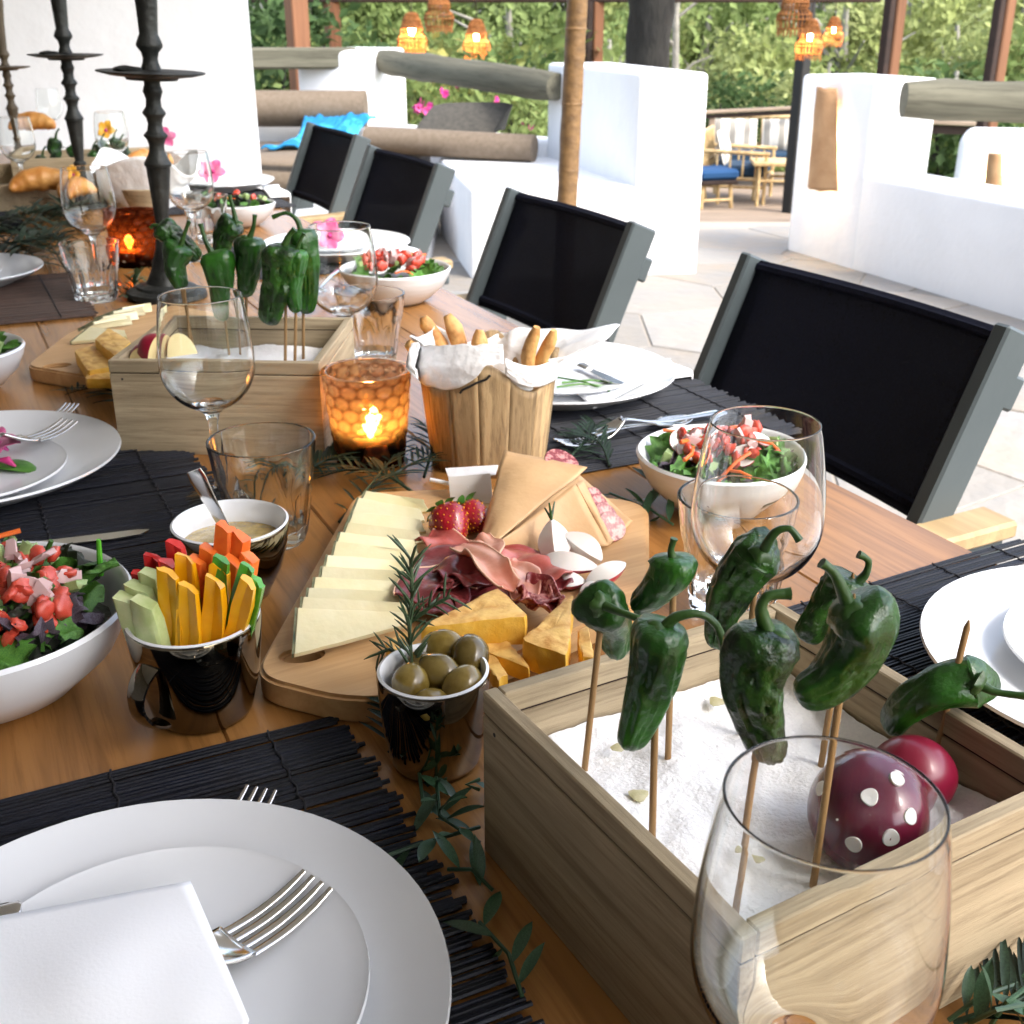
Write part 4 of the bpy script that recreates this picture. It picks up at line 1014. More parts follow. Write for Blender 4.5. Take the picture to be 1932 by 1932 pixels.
# vegetable sticks
def stick(base, tip, wd, th, m, label, group, name, mats=None, taper=.8, bend=.0, n=6, skew=.35):
    arc = .22 if name == 'pepper_strip' else 0
    a, c = Vector(base), Vector(tip); wd *= 1.28; th *= 1.25; d = (c-a).normalized(); s_ = d.cross(Vector((.3, 1, 0))).normalized(); nn = s_.cross(d)
    rs = []
    for k in range(n):
        t = k/(n-1); p = a.lerp(c, t)+nn*bend*math.sin(t*math.pi); f = 1-(1-taper)*t; 
        if k == n-1: f *= .86
        cv = arc*wd*f; sk = d*wd*skew if k == n-1 else Vector()
        rs.append([p+s_*wd*f*x+nn*(th*f*y-cv*(4*x*x-.5))+sk*x for x, y in ((-.5, -.38), (-.40, -.5), (0, -.5), (.40, -.5), (.5, -.38), (.5, .38), (.40, .5), (0, .5), (-.40, .5), (-.5, .38))])
    jr = random.Random(int(abs(tip[0])*1e5)); rs = [[p+Vector((jr.gauss(0, 1), jr.gauss(0, 1), jr.gauss(0, 1)))*.00045 for p in r_] for r_ in rs]
    b = MB(); b.rings(rs); o = b.build(name, mats or m, smooth=30); return tag(o, label, name.replace('_', ' '), group)
def vs(px, py, Y, bx, by, wd, th, m, label, group, name, **k):
    tip = atY(px, py, Y); bs = (MUG[0]+bx, MUG[1]+by, TZ+.022); return stick(bs, tip, wd, th, m, label, group, name, **k)
Ym = MUG[1]
G1 = 'yellow pepper strips in the mug'
for px, py, dy, bx, by in ((318, 1080, -.012, -.012, -.016), (358, 1108, -.016, -.004, -.019), (408, 1095, -.014, .008, -.018), (352, 1052, .0, -.004, -.006), (418, 1072, -.002, .010, -.008)):
    vs(px, py, Ym+dy, bx, by, .0125, .006, m_yelp, 'broad yellow pepper strip standing at the front of the mug, number %s from left' % px, G1, 'pepper_strip', bend=.002)
vs(470, 1098, Ym-.014, .015, -.014, .011, .006, m_yelp, 'rounded yellow pepper strip leaning right over the mug rim', None, 'pepper_strip')
G2 = 'red pepper strips in the mug'
for px, py, dy, bx, by in ((268, 1083, .008, -.018, .004), (290, 1050, .018, -.014, .012), (332, 1025, .022, -.005, .016), (318, 1062, .008, -.008, .004)):
    vs(px, py, Ym+dy, bx, by, .0115, .007, m_redp, 'deep red pepper strip at the back left of the mug, number %s from left' % px, G2, 'pepper_strip')
G3 = 'carrot sticks in the mug'
for px, py, dy, bx, by in ((426, 992, .02, .006, .012), (455, 1010, .018, .012, .010), (372, 1055, .008, .0, .004), (395, 1035, .014, .004, .008), (470, 1050, .012, .016, .006), (440, 1058, .006, .010, .002)):
    vs(px, py, Ym+dy, bx, by, .0095, .0085, m_carrot, 'square cut orange carrot stick at the back of the mug, number %s from left' % px, G3, 'carrot_stick', taper=.92)
G4 = 'green pepper strips in the mug'
for px, py, dy, bx, by in ((420, 1055, .0, .014, -.002), (468, 1068, -.004, .020, -.004), (486, 1095, -.006, .024, -.004)):
    vs(px, py, Ym+dy, bx, by, .010, .005, m_grnp, 'curved green pepper strip at the right of the mug, number %s from left' % px, G4, 'pepper_strip', bend=-.005)
G5 = 'cucumber sticks in the mug'
for px, py, dy, bx, by, s_ in ((240, 1128, -.012, -.020, -.012, 1), (262, 1105, -.004, -.018, -.006, 1), (285, 1080, .002, -.014, .0, .8), (272, 1135, -.018, -.016, -.016, .9)):
    o = vs(px, py, Ym+dy, bx, by, .0135*s_, .009, m_cuc, 'pale cucumber stick with green skin leaning left out of the mug, number %s from left' % px, G5, 'cucumber_stick', mats=[m_cuc, m_cucs], taper=.95)
    for k, p in enumerate(o.data.polygons):
        if k % 10 in (5, 6, 7): p.material_index = 1
for g in (G1, G2, G3, G4, G5):
    os_ = sorted((o for o in bpy.data.objects if o.get('group') == g), key=lambda o: float(o['label'].split()[-3]))
    for k, o in enumerate(os_): o['label'] = o['label'].rsplit(',', 1)[0]+', '+(['leftmost', 'second from left', 'third from left', 'fourth from left', 'fifth from left', 'sixth from left'][k] if k < len(os_)-1 else 'rightmost')
# olives and rosemary
ob = MB(); ob.blob((0, 0, 0), (.0112, .0112, .0142), .05, 1, 22, 14); oo = ob.build('olive', m_olive, smooth=180); ol_me = oo.data; bpy.data.objects.remove(oo)
for k, (px, py, lab) in enumerate([(775, 1288, 'small split brownish olive at the left of the dark cup'), (826, 1275, 'round green olive in the middle of the dark cup'), (872, 1298, 'yellow green olive at the front right of the dark cup'), (888, 1248, 'brown olive at the right of the dark cup'), (838, 1228, 'shaded olive at the back of the dark cup'), (815, 1318, 'olive lowest at the front of the dark cup'), (793, 1262, 'olive beside the rosemary stalk in the dark cup')]):
    p = at(px, py, TZ+.054); o = bpy.data.objects.new('olive', ol_me); COL.objects.link(o)
    o.location = (p.x, p.y, TZ+(.054, .056, .054, .058, .056, .048, .053)[k]); o.rotation_euler = (1.3+.4*math.sin(k*2.1), .5*math.sin(k*4), k*1.1); tag(o, lab, 'olive', 'olives in the dark cup')
def sprig(pts, label, name, m, needle, step, ln, m_st=None, seed=1, spread=1.0, group=None, cat='herb'):
    r = random.Random(seed); t = thing(name, label, cat, pts[0], 0, group)
    o0 = Vector(pts[0]); pts = [Vector(p)-o0 for p in pts]
    b = MB(); b.tube(pts, [.0011]*len(pts), 6); b.build('stalk', m_st or m, t)
    k = 0
    for i in range(len(pts)-1):
        a, c = pts[i], pts[i+1]; L = (c-a).length; d = (c-a).normalized(); n = max(1, int(L/step))
        for q in range(n):
            p = a.lerp(c, (q+.5)/n); s_ = d.cross(Vector((r.gauss(0, 1), r.gauss(0, 1), r.gauss(0, 1)))).normalized()
            dr = (d*(.5+.5*r.random())+s_*spread).normalized()
            inst('needle' if needle == 'n' else 'leaflet', ndl if needle == 'n' else wil, t, p, dr.to_track_quat('X', 'Z').to_euler(), (ln*r.uniform(.7, 1.2),)*3)
    return t
nb = MB(); nb.tube([(0, 0, 0), (.35, .0, .03), (.75, 0, .03), (1, 0, 0)], [.03, .05, .045, .01], 5); o = nb.build('needle', m_rose); ndl = o.data; bpy.data.objects.remove(o)
nb = MB(); nb.grid(lambda u, v: (v, (u-.5)*.26*math.sin(v*math.pi)**.8, .05*math.sin(v*3)-.10*v*v+.05*abs(u-.5)), 3, 8); o = nb.build('leaflet', m_euc, smooth=180); wil = o.data; bpy.data.objects.remove(o)
def Yp(px, py, Y): return atY(px, py, Y)
sprig([(OLV[0]-.012, OLV[1]+.004, TZ+.05), Yp(772, 1180, .595), Yp(778, 1120, .60), Yp(775, 1052, .605)], 'upright rosemary sprig rising from the olive cup', 'rosemary_sprig', m_rose, 'n', .0012, .017, m_rose, 3, .75)
sprig([Yp(772, 1240, .60), Yp(735, 1225, .605), Yp(715, 1232, .61)], 'low rosemary tip leaning left over the olive cup rim', 'rosemary_sprig', m_rose, 'n', .0016, .015, m_rose, 4, .9)
sprig([Yp(775, 1170, .60), Yp(820, 1140, .6), Yp(850, 1125, .6)], 'side twig of rosemary reaching right above the olives', 'rosemary_sprig', m_rose, 'n', .0016, .014, m_rose, 5, .9)

# ------------------------------------------------------------------ salt boxes
def salt_box(corner, d1, d2, s1, s2, h, label, salt_label, seed):
    """corner + s1*d1 is one side, corner + s2*d2 the other"""
    a1 = math.atan2(d1[1], d1[0]); t = thing('wooden_box', label, 'box', (corner[0], corner[1], TZ), a1)
    sg = 1 if d1[0]*d2[1]-d1[1]*d2[0] > 0 else -1; th = .008
    def board(nm, x, y, rz, L):
        b = MB(); b.box((0, 0, (h-.014)/2+.0), (L, th, h-.014), .0006)
        bd = b.build(nm, m_boxw, t, smooth=0, loc=(x, y, 0), rot=(0, 0, rz))
        b = MB(); b.box((0, 0, h-.0068), (L, th, .0125), .0008); b.build('rim_strip', m_boxw, bd, smooth=0)
        b = MB(); b.box((0, 0, h-.0138), (L-.001, th-.002, .002)); b.build('groove', m_postd, bd, smooth=0)
    board('side_board', s1/2, sg*th/2, 0, s1); board('side_board', s1/2, sg*(s2-th/2), 0, s1)
    board('end_board', th/2, sg*s2/2, math.pi/2, s2-2*th-.0004); board('end_board', s1-th/2, sg*s2/2, math.pi/2, s2-2*th-.0004)
    b = MB(); b.box((s1/2, sg*s2/2, .006), (s1-2*th-.001, s2-2*th-.001, .006)); b.build('base_board', m_boxw, t, smooth=0)
    b = MB(); b.tube([(.012, -sg*.0002, h*.8), (.012, sg*.0006, h*.8)], .0012, 8); b.build('nail', m_postblk, t)
    zs = h-.036
    def f(u, v):
        x = th+.0015+(s1-2*th-.003)*u; y = sg*(th+.0015+(s2-2*th-.003)*v)
        e = min(u, v, 1-u, 1-v)
        return (x, y, zs+.005*noise.noise(Vector((x*26, y*26, seed)))+.0018*noise.noise(Vector((x*70, y*70, seed)))+.0005*noise.noise(Vector((x*300, y*300, seed)))+.004*max(0, .08-e)/.08)
    g = MB(); g.grid(f, 150, 150)
    # skirt down so the salt is a body
    so_ = g.build('coarse_salt', m_salt, smooth=180, loc=(corner[0], corner[1], TZ), rot=(0, 0, a1)); tag(so_, salt_label, 'salt', kind='stuff')
    return t, zs
cf, lf_, rf_ = Vector((.0815, .324)), Vector((-.0145, .4915)), Vector((.2385, .4085))
B1 = salt_box((lf_.x, lf_.y), ((cf-lf_).x, (cf-lf_).y), ((Vector((.158, .5755))-lf_).x, (Vector((.158, .5755))-lf_).y), (cf-lf_).length, .190, .097, 'square pale wooden box of salt in the right foreground, full of peppers', 'rough white salt filling the foreground wooden box', 2.3)
bl, br_ = Vector((-.390, 1.092)), Vector((-.1845, 1.082))
B2 = salt_box((bl.x, bl.y), ((br_-bl).x, (br_-bl).y), (.05, 1), (br_-bl).length, .185, .096, 'pale wooden box of salt and peppers behind the left wine glass', 'white salt filling the rear wooden box', 5.1)
ZS = TZ+.061
# oil drops on the salt
for k, (px, py, r) in enumerate([(1205, 1502, .0042), (1423, 1617, .003), (1352, 1325, .004), (1378, 1600, .002), (1165, 1412, .003)]):
    p = at(px, py, ZS+.003); b = MB(); b.lathe([(0, 0), (r, 0), (r*1.1, .0008), (r*.6, .0014), (0, .0012)], 12, fn=lambda a, z, i: 1+.18*math.sin(a*3+k))
    tag(b.build('oil_spot', m_oil, smooth=60, loc=p), ('largest yellow oil spot, left of the long hanging pepper', 'small oil spot between the front skewers', 'oil spot at the back of the salt under the tall pepper', 'tiny oil spot nearest the large wine glass', 'oil spot near the left edge of the salt')[k], 'oil spot', 'oil spots on the salt')
# peppers on skewers
def pepper(label, base, sk_top, spine, R, stem, seed, dark=False, group='roasted green peppers on skewers', extra=0):
    """base, sk_top: stick ends; spine: points from stalk end to tip; stem: stalk points"""
    o0 = Vector(base); t = thing('pepper_skewer', label, 'pepper skewer', o0, 0, group)
    sp = [Vector(p)-o0 for p in spine]
    # resample the spine
    n = 34; L = [0]
    for i in range(1, len(sp)): L.append(L[-1]+(sp[i]-sp[i-1]).length)
    def pt(f):
        d = f*L[-1]
        for i in range(1, len(sp)):
            if d <= L[i] or i == len(sp)-1:
                s = (d-L[i-1])/max(1e-6, L[i]-L[i-1])
                p0 = sp[max(0, i-2)]; p1 = sp[i-1]; p2 = sp[i]; p3 = sp[min(len(sp)-1, i+1)]
                return .5*((2*p1)+(p2-p0)*s+(2*p0-5*p1+4*p2-p3)*s*s+(3*p1-p0-3*p2+p3)*s**3)
    pts = [pt(k/(n-1)) for k in range(n)]
    rs = []; up = Vector((.1, -.3, 1))
    for k, p in enumerate(pts):
        f = k/(n-1); d = (pts[min(k+1, n-1)]-pts[max(k-1, 0)]).normalized()
        x = d.cross(up)
        if x.length < .05: x = d.cross(Vector((1, 0, 0)))
        x.normalize(); y = x.cross(d).normalized(); up = y
        pr = (.30 if f == 0 else min(1, .62+.42*(f/.12)**.6) if f < .12 else (1.04-.52*((f-.12)/.88)**1.15))*math.sqrt(max(.02, 1-max(0, (f-.86)/.14)**2*.93))
        ring = []
        for j in range(44):
            a = 2*math.pi*j/44; q = x*math.cos(a)+y*math.sin(a)
            lob = 1+.09*math.cos(3*a+seed+f*1.5)+.05*math.cos(2*a-f*4+seed)
            ca, sa = math.cos(a), math.sin(a)
            wr_ = 1+.12*noise.noise((p+q*R)*45+Vector((seed, 0, 0)))-(.24 if dark else .17)*(1-abs(noise.noise(Vector((ca*2.3+seed*3, sa*2.3, f*2.2))))*2.2)**3*min(1, f*4)*(1 if dark else 1.05)+(.08 if dark else .02)*noise.noise(Vector((ca*4.5+seed*3, sa*4.5, f*9)))+.03
            ring.append(p+q*R*.94*pr*lob*wr_)
        rs.append(ring)
    b = MB(); b.rings(rs); body = b.build('pepper', m_pepd if dark else m_pep, t, smooth=75)
    s_ = [Vector(p)-o0 for p in stem]; m = len(s_)
    fine = []
    for i in range(m-1):
        for q in range(5):
            s = q/5; p0 = s_[max(0, i-1)]; p1 = s_[i]; p2 = s_[i+1]; p3 = s_[min(m-1, i+2)]
            fine.append(.5*((2*p1)+(p2-p0)*s+(2*p0-5*p1+4*p2-p3)*s*s+(3*p1-p0-3*p2+p3)*s**3))
    fine.append(s_[-1]); nf = len(fine)
    b = MB(); b.tube(fine, [(R*.23*(1-.42*min(1, k/(nf*.5)))+(R*.05*max(0, (k/nf-.75)*4))) for k in range(nf)], 9, .12, seed); b.build('stem', m_stem, body, smooth=60)
    d = (fine[1]-fine[0]).normalized(); q = d.to_track_quat('Z', 'X').to_matrix().to_4x4()
    b = MB(); b.lathe([(0, .002), (R*.30, .0014), (R*.44, -.0002), (R*.50, -.0022), (R*.3, -.003), (0, -.003)], 20, (0, 0, 0), Matrix.Translation(fine[0]) @ q, fn=lambda a, z, i: 1+.16*math.sin(a*5+seed)*(1 if i in (2, 3) else .3)); b.build('calyx', m_stem, body, smooth=60)
    a, c = Vector(base)-o0, Vector(sk_top)-o0; b = MB(); b.tube([a, a.lerp(c, .5), a.lerp(c, .96), c], [.0017, .0016, .0016, .0004], 7); b.build('skewer', m_skew, t, smooth=60)
    return t
def pep(label, bpx, spx, spine_px, R, stem_px, seed, dark=False, dz=-.012, Z=ZS, depth=None, group='roasted green peppers on skewers', yoff=0):
    b0 = at(*bpx, Z+.002); Y = b0.y+yoff; base = Vector((b0.x, b0.y, Z-.018))
    top = atY(*spx, Y)
    def c(p): return atY(p[0], p[1], Y+(p[2] if len(p) > 2 else 0))
    return pepper(label, base, top, [c(p) for p in spine_px], R, [c(p) for p in stem_px], seed, dark, group)
pep('pepper skewer at the left front corner of the salt, its stalk pointing right', (1099, 1442), (1140, 1120), [(1128, 1140, -.012), (1142, 1150, 0), (1160, 1185, .012), (1164, 1240, .014)], .0122, [(1138, 1142, -.014), (1170, 1155, -.022), (1205, 1168, -.028)], 1, yoff=.002)
pep('pepper skewer at the back left of the front box with a short upright stalk', (1262, 1430), (1272, 1060), [(1270, 1050), (1266, 1080), (1235, 1118, .004), (1200, 1145, .01)], .0112, [(1270, 1056), (1266, 1038), (1272, 1016)], 2)
pep('long hanging pepper skewer at the front left with an arching stalk', (1232, 1600), (1240, 1190), [(1250, 1178), (1244, 1210), (1224, 1290), (1205, 1360), (1185, 1412)], .0122, [(1252, 1186), (1275, 1165), (1318, 1158), (1352, 1180), (1368, 1228)], 3)
pep('tall upright pepper skewer at the back, wrinkled head turned to the right', (1400, 1375), (1432, 1010), [(1440, 1028, -.004), (1424, 1045), (1392, 1090), (1368, 1150), (1352, 1222)], .0124, [(1440, 1040, -.012), (1462, 1005, -.016), (1490, 998, -.018), (1508, 1020, -.02)], 4, True)
pep('dark pepper skewer in the middle of the front box behind the large wine glass', (1376, 1742), (1450, 1190), [(1452, 1185), (1440, 1225), (1428, 1290), (1440, 1370), (1456, 1432)], .0138, [(1450, 1195), (1436, 1150), (1450, 1124), (1492, 1120)], 5, True)
pep('big glossy pepper skewer right of centre bending down to the left', (1533, 1663), (1612, 1120), [(1606, 1140), (1628, 1180), (1600, 1240), (1552, 1290), (1500, 1312)], .0138, [(1600, 1140), (1576, 1085), (1550, 1062)], 6)
pep('blistered pepper skewer behind the big glossy one with a hooked stalk', (1545, 1440), (1610, 1080), [(1610, 1090), (1590, 1120), (1548, 1165), (1512, 1205)], .0118, [(1606, 1108), (1632, 1085), (1638, 1058), (1620, 1046)], 7, True)
pep('sideways pepper skewer at the right end with the pointed stick showing on top', (1753, 1450), (1828, 1170), [(1862, 1285, -.004), (1835, 1288), (1770, 1300), (1705, 1340, .003), (1678, 1378, .006)], .0128, [(1850, 1292, -.01), (1880, 1306, -.014), (1940, 1314, -.02)], 8)
ZB = TZ+.060; G6 = 'roasted peppers on skewers in the rear box'
pep('rear box pepper skewer with upright stalk directly left of the candle glow', (357, 668), (340, 470), [(340, 462), (333, 480), (330, 510), (345, 545)], .0150, [(340, 468), (347, 445), (357, 416)], 11, Z=ZB, group=G6)
pep('rear box pepper skewer seen wrinkled behind the leftmost pepper', (366, 658), (320, 440), [(300, 425), (318, 440), (350, 465), (375, 490)], .0140, [(302, 428), (290, 425), (284, 430)], 12, True, Z=ZB, group=G6)
pep('rear box pepper skewer hanging behind the rim of the left wine glass', (437, 672), (415, 480), [(405, 473), (413, 500), (420, 550), (424, 605)], .0170, [(400, 478), (388, 455), (378, 422)], 13, Z=ZB, group=G6)
pep('rear box bright green pepper skewer with straight stalk', (458, 668), (468, 455), [(470, 448), (470, 475), (466, 520), (462, 560)], .0160, [(470, 450), (478, 430), (481, 405)], 14, Z=ZB, group=G6)
pep('rear box pepper skewer with the tallest curved stalk', (470, 650), (440, 430), [(445, 418), (432, 432), (420, 455), (418, 490)], .0150, [(445, 420), (440, 395), (433, 368)], 15, True, Z=ZB, group=G6)
pep('black charred pepper skewer hanging lowest at the front of the rear box', (535, 688), (540, 470), [(536, 462), (532, 490), (520, 550), (506, 612)], .0200, [(536, 466), (545, 445), (556, 432)], 16, True, Z=ZB, group=G6)
pep('long pepper skewer at the right of the rear box with a hooked stalk', (570, 672), (572, 430), [(568, 432), (572, 460), (580, 520), (578, 592)], .0155, [(568, 438), (560, 415), (540, 402), (514, 410)], 17, Z=ZB, group=G6)
pep('thin green pepper skewer between the black one and the hooked one', (553, 688), (560, 480), [(560, 470), (556, 500), (552, 550), (560, 590)], .0130, [(560, 474), (566, 455), (574, 440)], 18, Z=ZB, group=G6)
# carved radishes in the front box, fruit wedges in the rear one
p = at(1645, 1640, ZS); pc = Vector((p.x+.0015, p.y+.014, ZS+.020))
t = thing('dotted_radish', 'big shiny purple red radish carved with white dots in the salt', 'radish', pc)
b = MB(); b.blob((0, 0, 0), (.0275, .0275, .0265), .03, 3, 40, 28, 1.0); b.build('skin', mat('purple_radish_skin', '4a0a26', .25, '68122f', 30, .03, 60, coat=.35), t, smooth=180)
for px, py, r in ((1643, 1502, .0036), (1612, 1592, .0036), (1685, 1580, .0037), (1725, 1540, .0035), (1698, 1468, .0034), (1548, 1485, .0034), (1580, 1545, .0005)):
    d = ray(px, py); o_ = Vector((0, 0, CAM_H)); oc = o_-pc; bq = d.dot(oc)/d.length_squared; R2 = .0272
    disc = bq*bq-(oc.length_squared-R2*R2)/d.length_squared
    if disc < 0: continue
    hit = o_+d*(-bq-math.sqrt(disc)); nrm = (hit-pc).normalized(); q = nrm.to_track_quat('Z', 'X').to_matrix().to_4x4()
    b = MB(); b.lathe([(0, .0001), (r*.4, .0002), (r*.95, .0004), (r*1.02, 0), (r, -.001), (0, -.001)], 22, (0, 0, 0), Matrix.Translation(hit-pc) @ q, fn=lambda a, z, i: 1+.05*math.sin(a*3+px)); b.build('carved_dot', m_radw, t)
p2 = at(1770, 1560, ZS); p2 = pc+Vector((.029, .034, -.006)); b = MB(); b.blob((0, 0, 0), (.0205, .019, .019), .04, 5, 30, 20, 1.0)
tag(b.build('red_radish', mat('deep_red_radish', '6a0a22', .35, '7e1030', 30, .03, 60, coat=.15), smooth=180, loc=p2), 'plain bright red radish half behind the dotted purple one', 'radish')
def wedge_fruit(px, py, Y, L, H, rz, label, m_in=m_apple, m_out=m_radr, name='apple_wedge', tilt=0, cat='fruit wedge'):
    p = atY(px, py, Y); b = MB(); n = 14
    top = []; 
    for k in range(n):
        a = math.pi*k/(n-1); top.append((L*math.cos(a), H*math.sin(a)))
    w_ = H*.55
    rs = []
    vs_ = []
    b.mi = 1
    b.grid(lambda u, v: (L*math.cos(math.pi*u), (v-.5)*2*w_*math.sin(math.pi*u)*1.0, H*math.sin(math.pi*u)*(1-.25*(2*v-1)**2)), n, 7)
    b.mi = 0
    for s_ in (-1, 1): b.grid(lambda u, v: (L*math.cos(math.pi*u)*1.0, s_*w_*math.sin(math.pi*u)*v, H*.75*math.sin(math.pi*u)*v), n, 5)
    o = b.build(name, [m_in, m_out], smooth=35, loc=p, rot=(tilt, 0, rz)); return tag(o, label, cat)
wedge_fruit(340, 672, 1.125, .017, .026, .5, 'pale cut radish half with purple skin in the rear box', tilt=-1.2, name='radish_half', cat='radish')
wedge_fruit(300, 676, 1.13, .018, .026, 1.2, 'dark red radish wedge against the left side of the rear box', tilt=-.5, name='radish_half', cat='radish')
wedge_fruit(270, 682, 1.13, .013, .018, .3, 'small red radish wedge in the left corner of the rear box', tilt=-.3, name='radish_half', cat='radish')

# ------------------------------------------------------------------ cutting boards and what lies on them
BZ = TZ+.019
def round_poly(poly, r, n=6):
    out = []; m = len(poly)
    for i in range(m):
        p0, p1, p2 = Vector(poly[i-1]), Vector(poly[i]), Vector(poly[(i+1) % m])
        rr = r[i] if hasattr(r, '__len__') else r
        a = p1+(p0-p1).normalized()*rr; c = p1+(p2-p1).normalized()*rr
        for k in range(n+1):
            t = k/n; out.append(tuple((a*(1-t)**2+p1*2*t*(1-t)+c*t*t)[:2]))
    return out
def cutting_board(poly, radii, th, label, hole, rz):
    c = sum((Vector(p) for p in poly), Vector((0, 0)))/len(poly)
    rot = Matrix.Rotation(-rz, 2)
    loc = [tuple(rot @ (Vector(p)-c)) for p in poly]
    out = round_poly(loc, radii, 8)
    h = rot @ (Vector(hole[0])-c); ang = hole[1]-rz
    hp = []
    for k in range(20):
        a = 2*math.pi*k/20; e = Vector((hole[2]*math.cos(a), hole[3]*math.sin(a))); e = Matrix.Rotation(ang, 2) @ e; hp.append((h.x+e.x, h.y+e.y))
    bm = bmesh.new(); ov = [bm.verts.new((x, y, th)) for x, y in out]; hv = [bm.verts.new((x, y, th)) for x, y in hp]
    ed = [bm.edges.new((ov[i], ov[(i+1) % len(ov)])) for i in range(len(ov))]+[bm.edges.new((hv[i], hv[(i+1) % 20])) for i in range(20)]
    bmesh.ops.triangle_fill(bm, edges=ed, use_beauty=True)
    fs = bm.faces[:]; ex = bmesh.ops.extrude_face_region(bm, geom=fs)
    for v in [g for g in ex['geom'] if isinstance(g, bmesh.types.BMVert)]: v.co.z = 0
    bmesh.ops.recalc_face_normals(bm, faces=bm.faces)
    sharp = [e for e in bm.edges if len(e.link_faces) == 2 and abs(e.link_faces[0].normal.z-e.link_faces[1].normal.z) > .5]
    bmesh.ops.bevel(bm, geom=sharp, offset=.0025, segments=2, affect='EDGES')
    me = bpy.data.meshes.new('cutting_board'); bm.to_mesh(me); bm.free(); me.materials.append(m_board)
    me.polygons.foreach_set('use_smooth', [True]*len(me.polygons)); me.set_sharp_from_angle(angle=R_(30))
    o = bpy.data.objects.new('cutting_board', me); COL.objects.link(o); o.location = (c.x, c.y, TZ); o.rotation_euler = (0, 0, rz); return tag(o, label, 'cutting board')
def bp_(px, py, z=BZ): p = at(px, py, z); return (p.x, p.y)
hp_ = at(570, 1236, BZ)
cutting_board([bp_(672, 928), bp_(475, 1275), bp_(720, 1338), bp_(1226, 1130), bp_(1224, 945), bp_(940, 918)], [.02, .022, .05, .02, .03, .05], .019, 'pale bamboo cutting board with oval finger hole loaded with cheese and ham', ((hp_.x, hp_.y), R_(12), .0125, .0075), R_(30))
hb_ = at(108, 690, BZ)
cutting_board([bp_(130, 625), bp_(46, 690), bp_(240, 722), bp_(420, 700), bp_(420, 590), bp_(300, 570)], [.02, .02, .02, .02, .02, .03], .019, 'second bamboo cutting board with omelette cubes by the rear salt box', ((hb_.x, hb_.y), R_(20), .014, .009), R_(40))
# cheese: long wedges fanned so that each overlaps the one behind
def cheese(rb, rf, tip, label, z0, zb, th=.0040, group='cheese slices on the front board', zt=None, blunt=(-22, -10)):
    """rind back corner, rind front corner, blunt narrow end"""
    a = at(*rb, BZ+zb); c = at(*rf, BZ+z0); e = at(*tip, BZ+(zt if zt is not None else (z0+zb)/2)*.4+z0*.6)
    e2 = at(tip[0]+blunt[1], tip[1]+blunt[0], BZ+zb*.9)
    o0 = (a+c+e)/3; t = thing('cheese_slice', label, 'cheese', o0, 0, group)
    nrm = (c-a).cross(e-a).normalized()
    if nrm.z < 0: nrm = -nrm
    r = random.Random(int(rb[1]))
    def edge(p, q, n, j): return [p.lerp(q, k/n)+Vector((r.uniform(-j, j), r.uniform(-j, j), 0)) for k in range(n)]
    ring = edge(a, c, 5, .0003)+edge(c, e, 8, .0006)+edge(e, e2, 3, .0008)+edge(e2, a, 8, .0007)
    cen = sum(ring, Vector())/len(ring)
    rs = [[p-o0 for p in ring], [p+nrm*th*.85-o0 for p in ring], [cen+(p-cen)*.988+nrm*th-o0 for p in ring]]
    b = MB(); b.rings(rs); b.build('paste', m_cheese, t, smooth=30)
    w_ = (a+c)/2-e; w_ = w_.normalized()*.0016
    b = MB(); q = [a, a.lerp(c, .5), c]
    b.rings([[p+w_*.1-o0-nrm*.0001, p+w_-o0-nrm*.0001, p+w_-o0+nrm*(th+.0002), p+w_*.1-o0+nrm*(th+.0002)] for p in q]); b.build('rind', m_rind, t, smooth=0)
CH = []
cr_ = random.Random(12)
for k in range(12):
    f = k/11; bx, by = 692-130*f+cr_.uniform(-3, 3), 928+224*f+cr_.uniform(-4, 4)
    CH.append(((bx, by), (bx-28+22*f, by+56+32*f), (806-31*f+cr_.uniform(-6, 6), 968+216*f)))
wl = ['hindmost', 'second from the back', 'third from the back', 'fourth from the back', 'fifth from the back', 'sixth from the back', 'sixth from the front', 'fifth from the front', 'fourth from the front', 'third from the front', 'second from the front', 'frontmost over the hole']
for k, (a, c, e) in enumerate(CH):
    cheese(a, c, e, 'pale cheese slice in the fan on the front board, '+wl[k], .0008 if k < 11 else .006, .0165+cr_.uniform(-.003, .003), th=.0034, zt=.010)
CH2 = [((178, 612), (150, 625), (250, 612)), ((195, 600), (165, 615), (262, 602)), ((215, 592), (180, 605), (275, 594)), ((170, 622), (135, 650), (240, 640)), ((232, 585), (200, 597), (288, 588))]
for k, (a, c, e) in enumerate(CH2): cheese(a, c, e, 'pale cheese slice in the fan on the rear board, '+('second from the front', 'third from the front', 'fourth from the front', 'nearest the omelette cubes', 'hindmost')[k], .0008, .010, group='cheese slices on the rear board', zt=.006, blunt=(-12, -4))
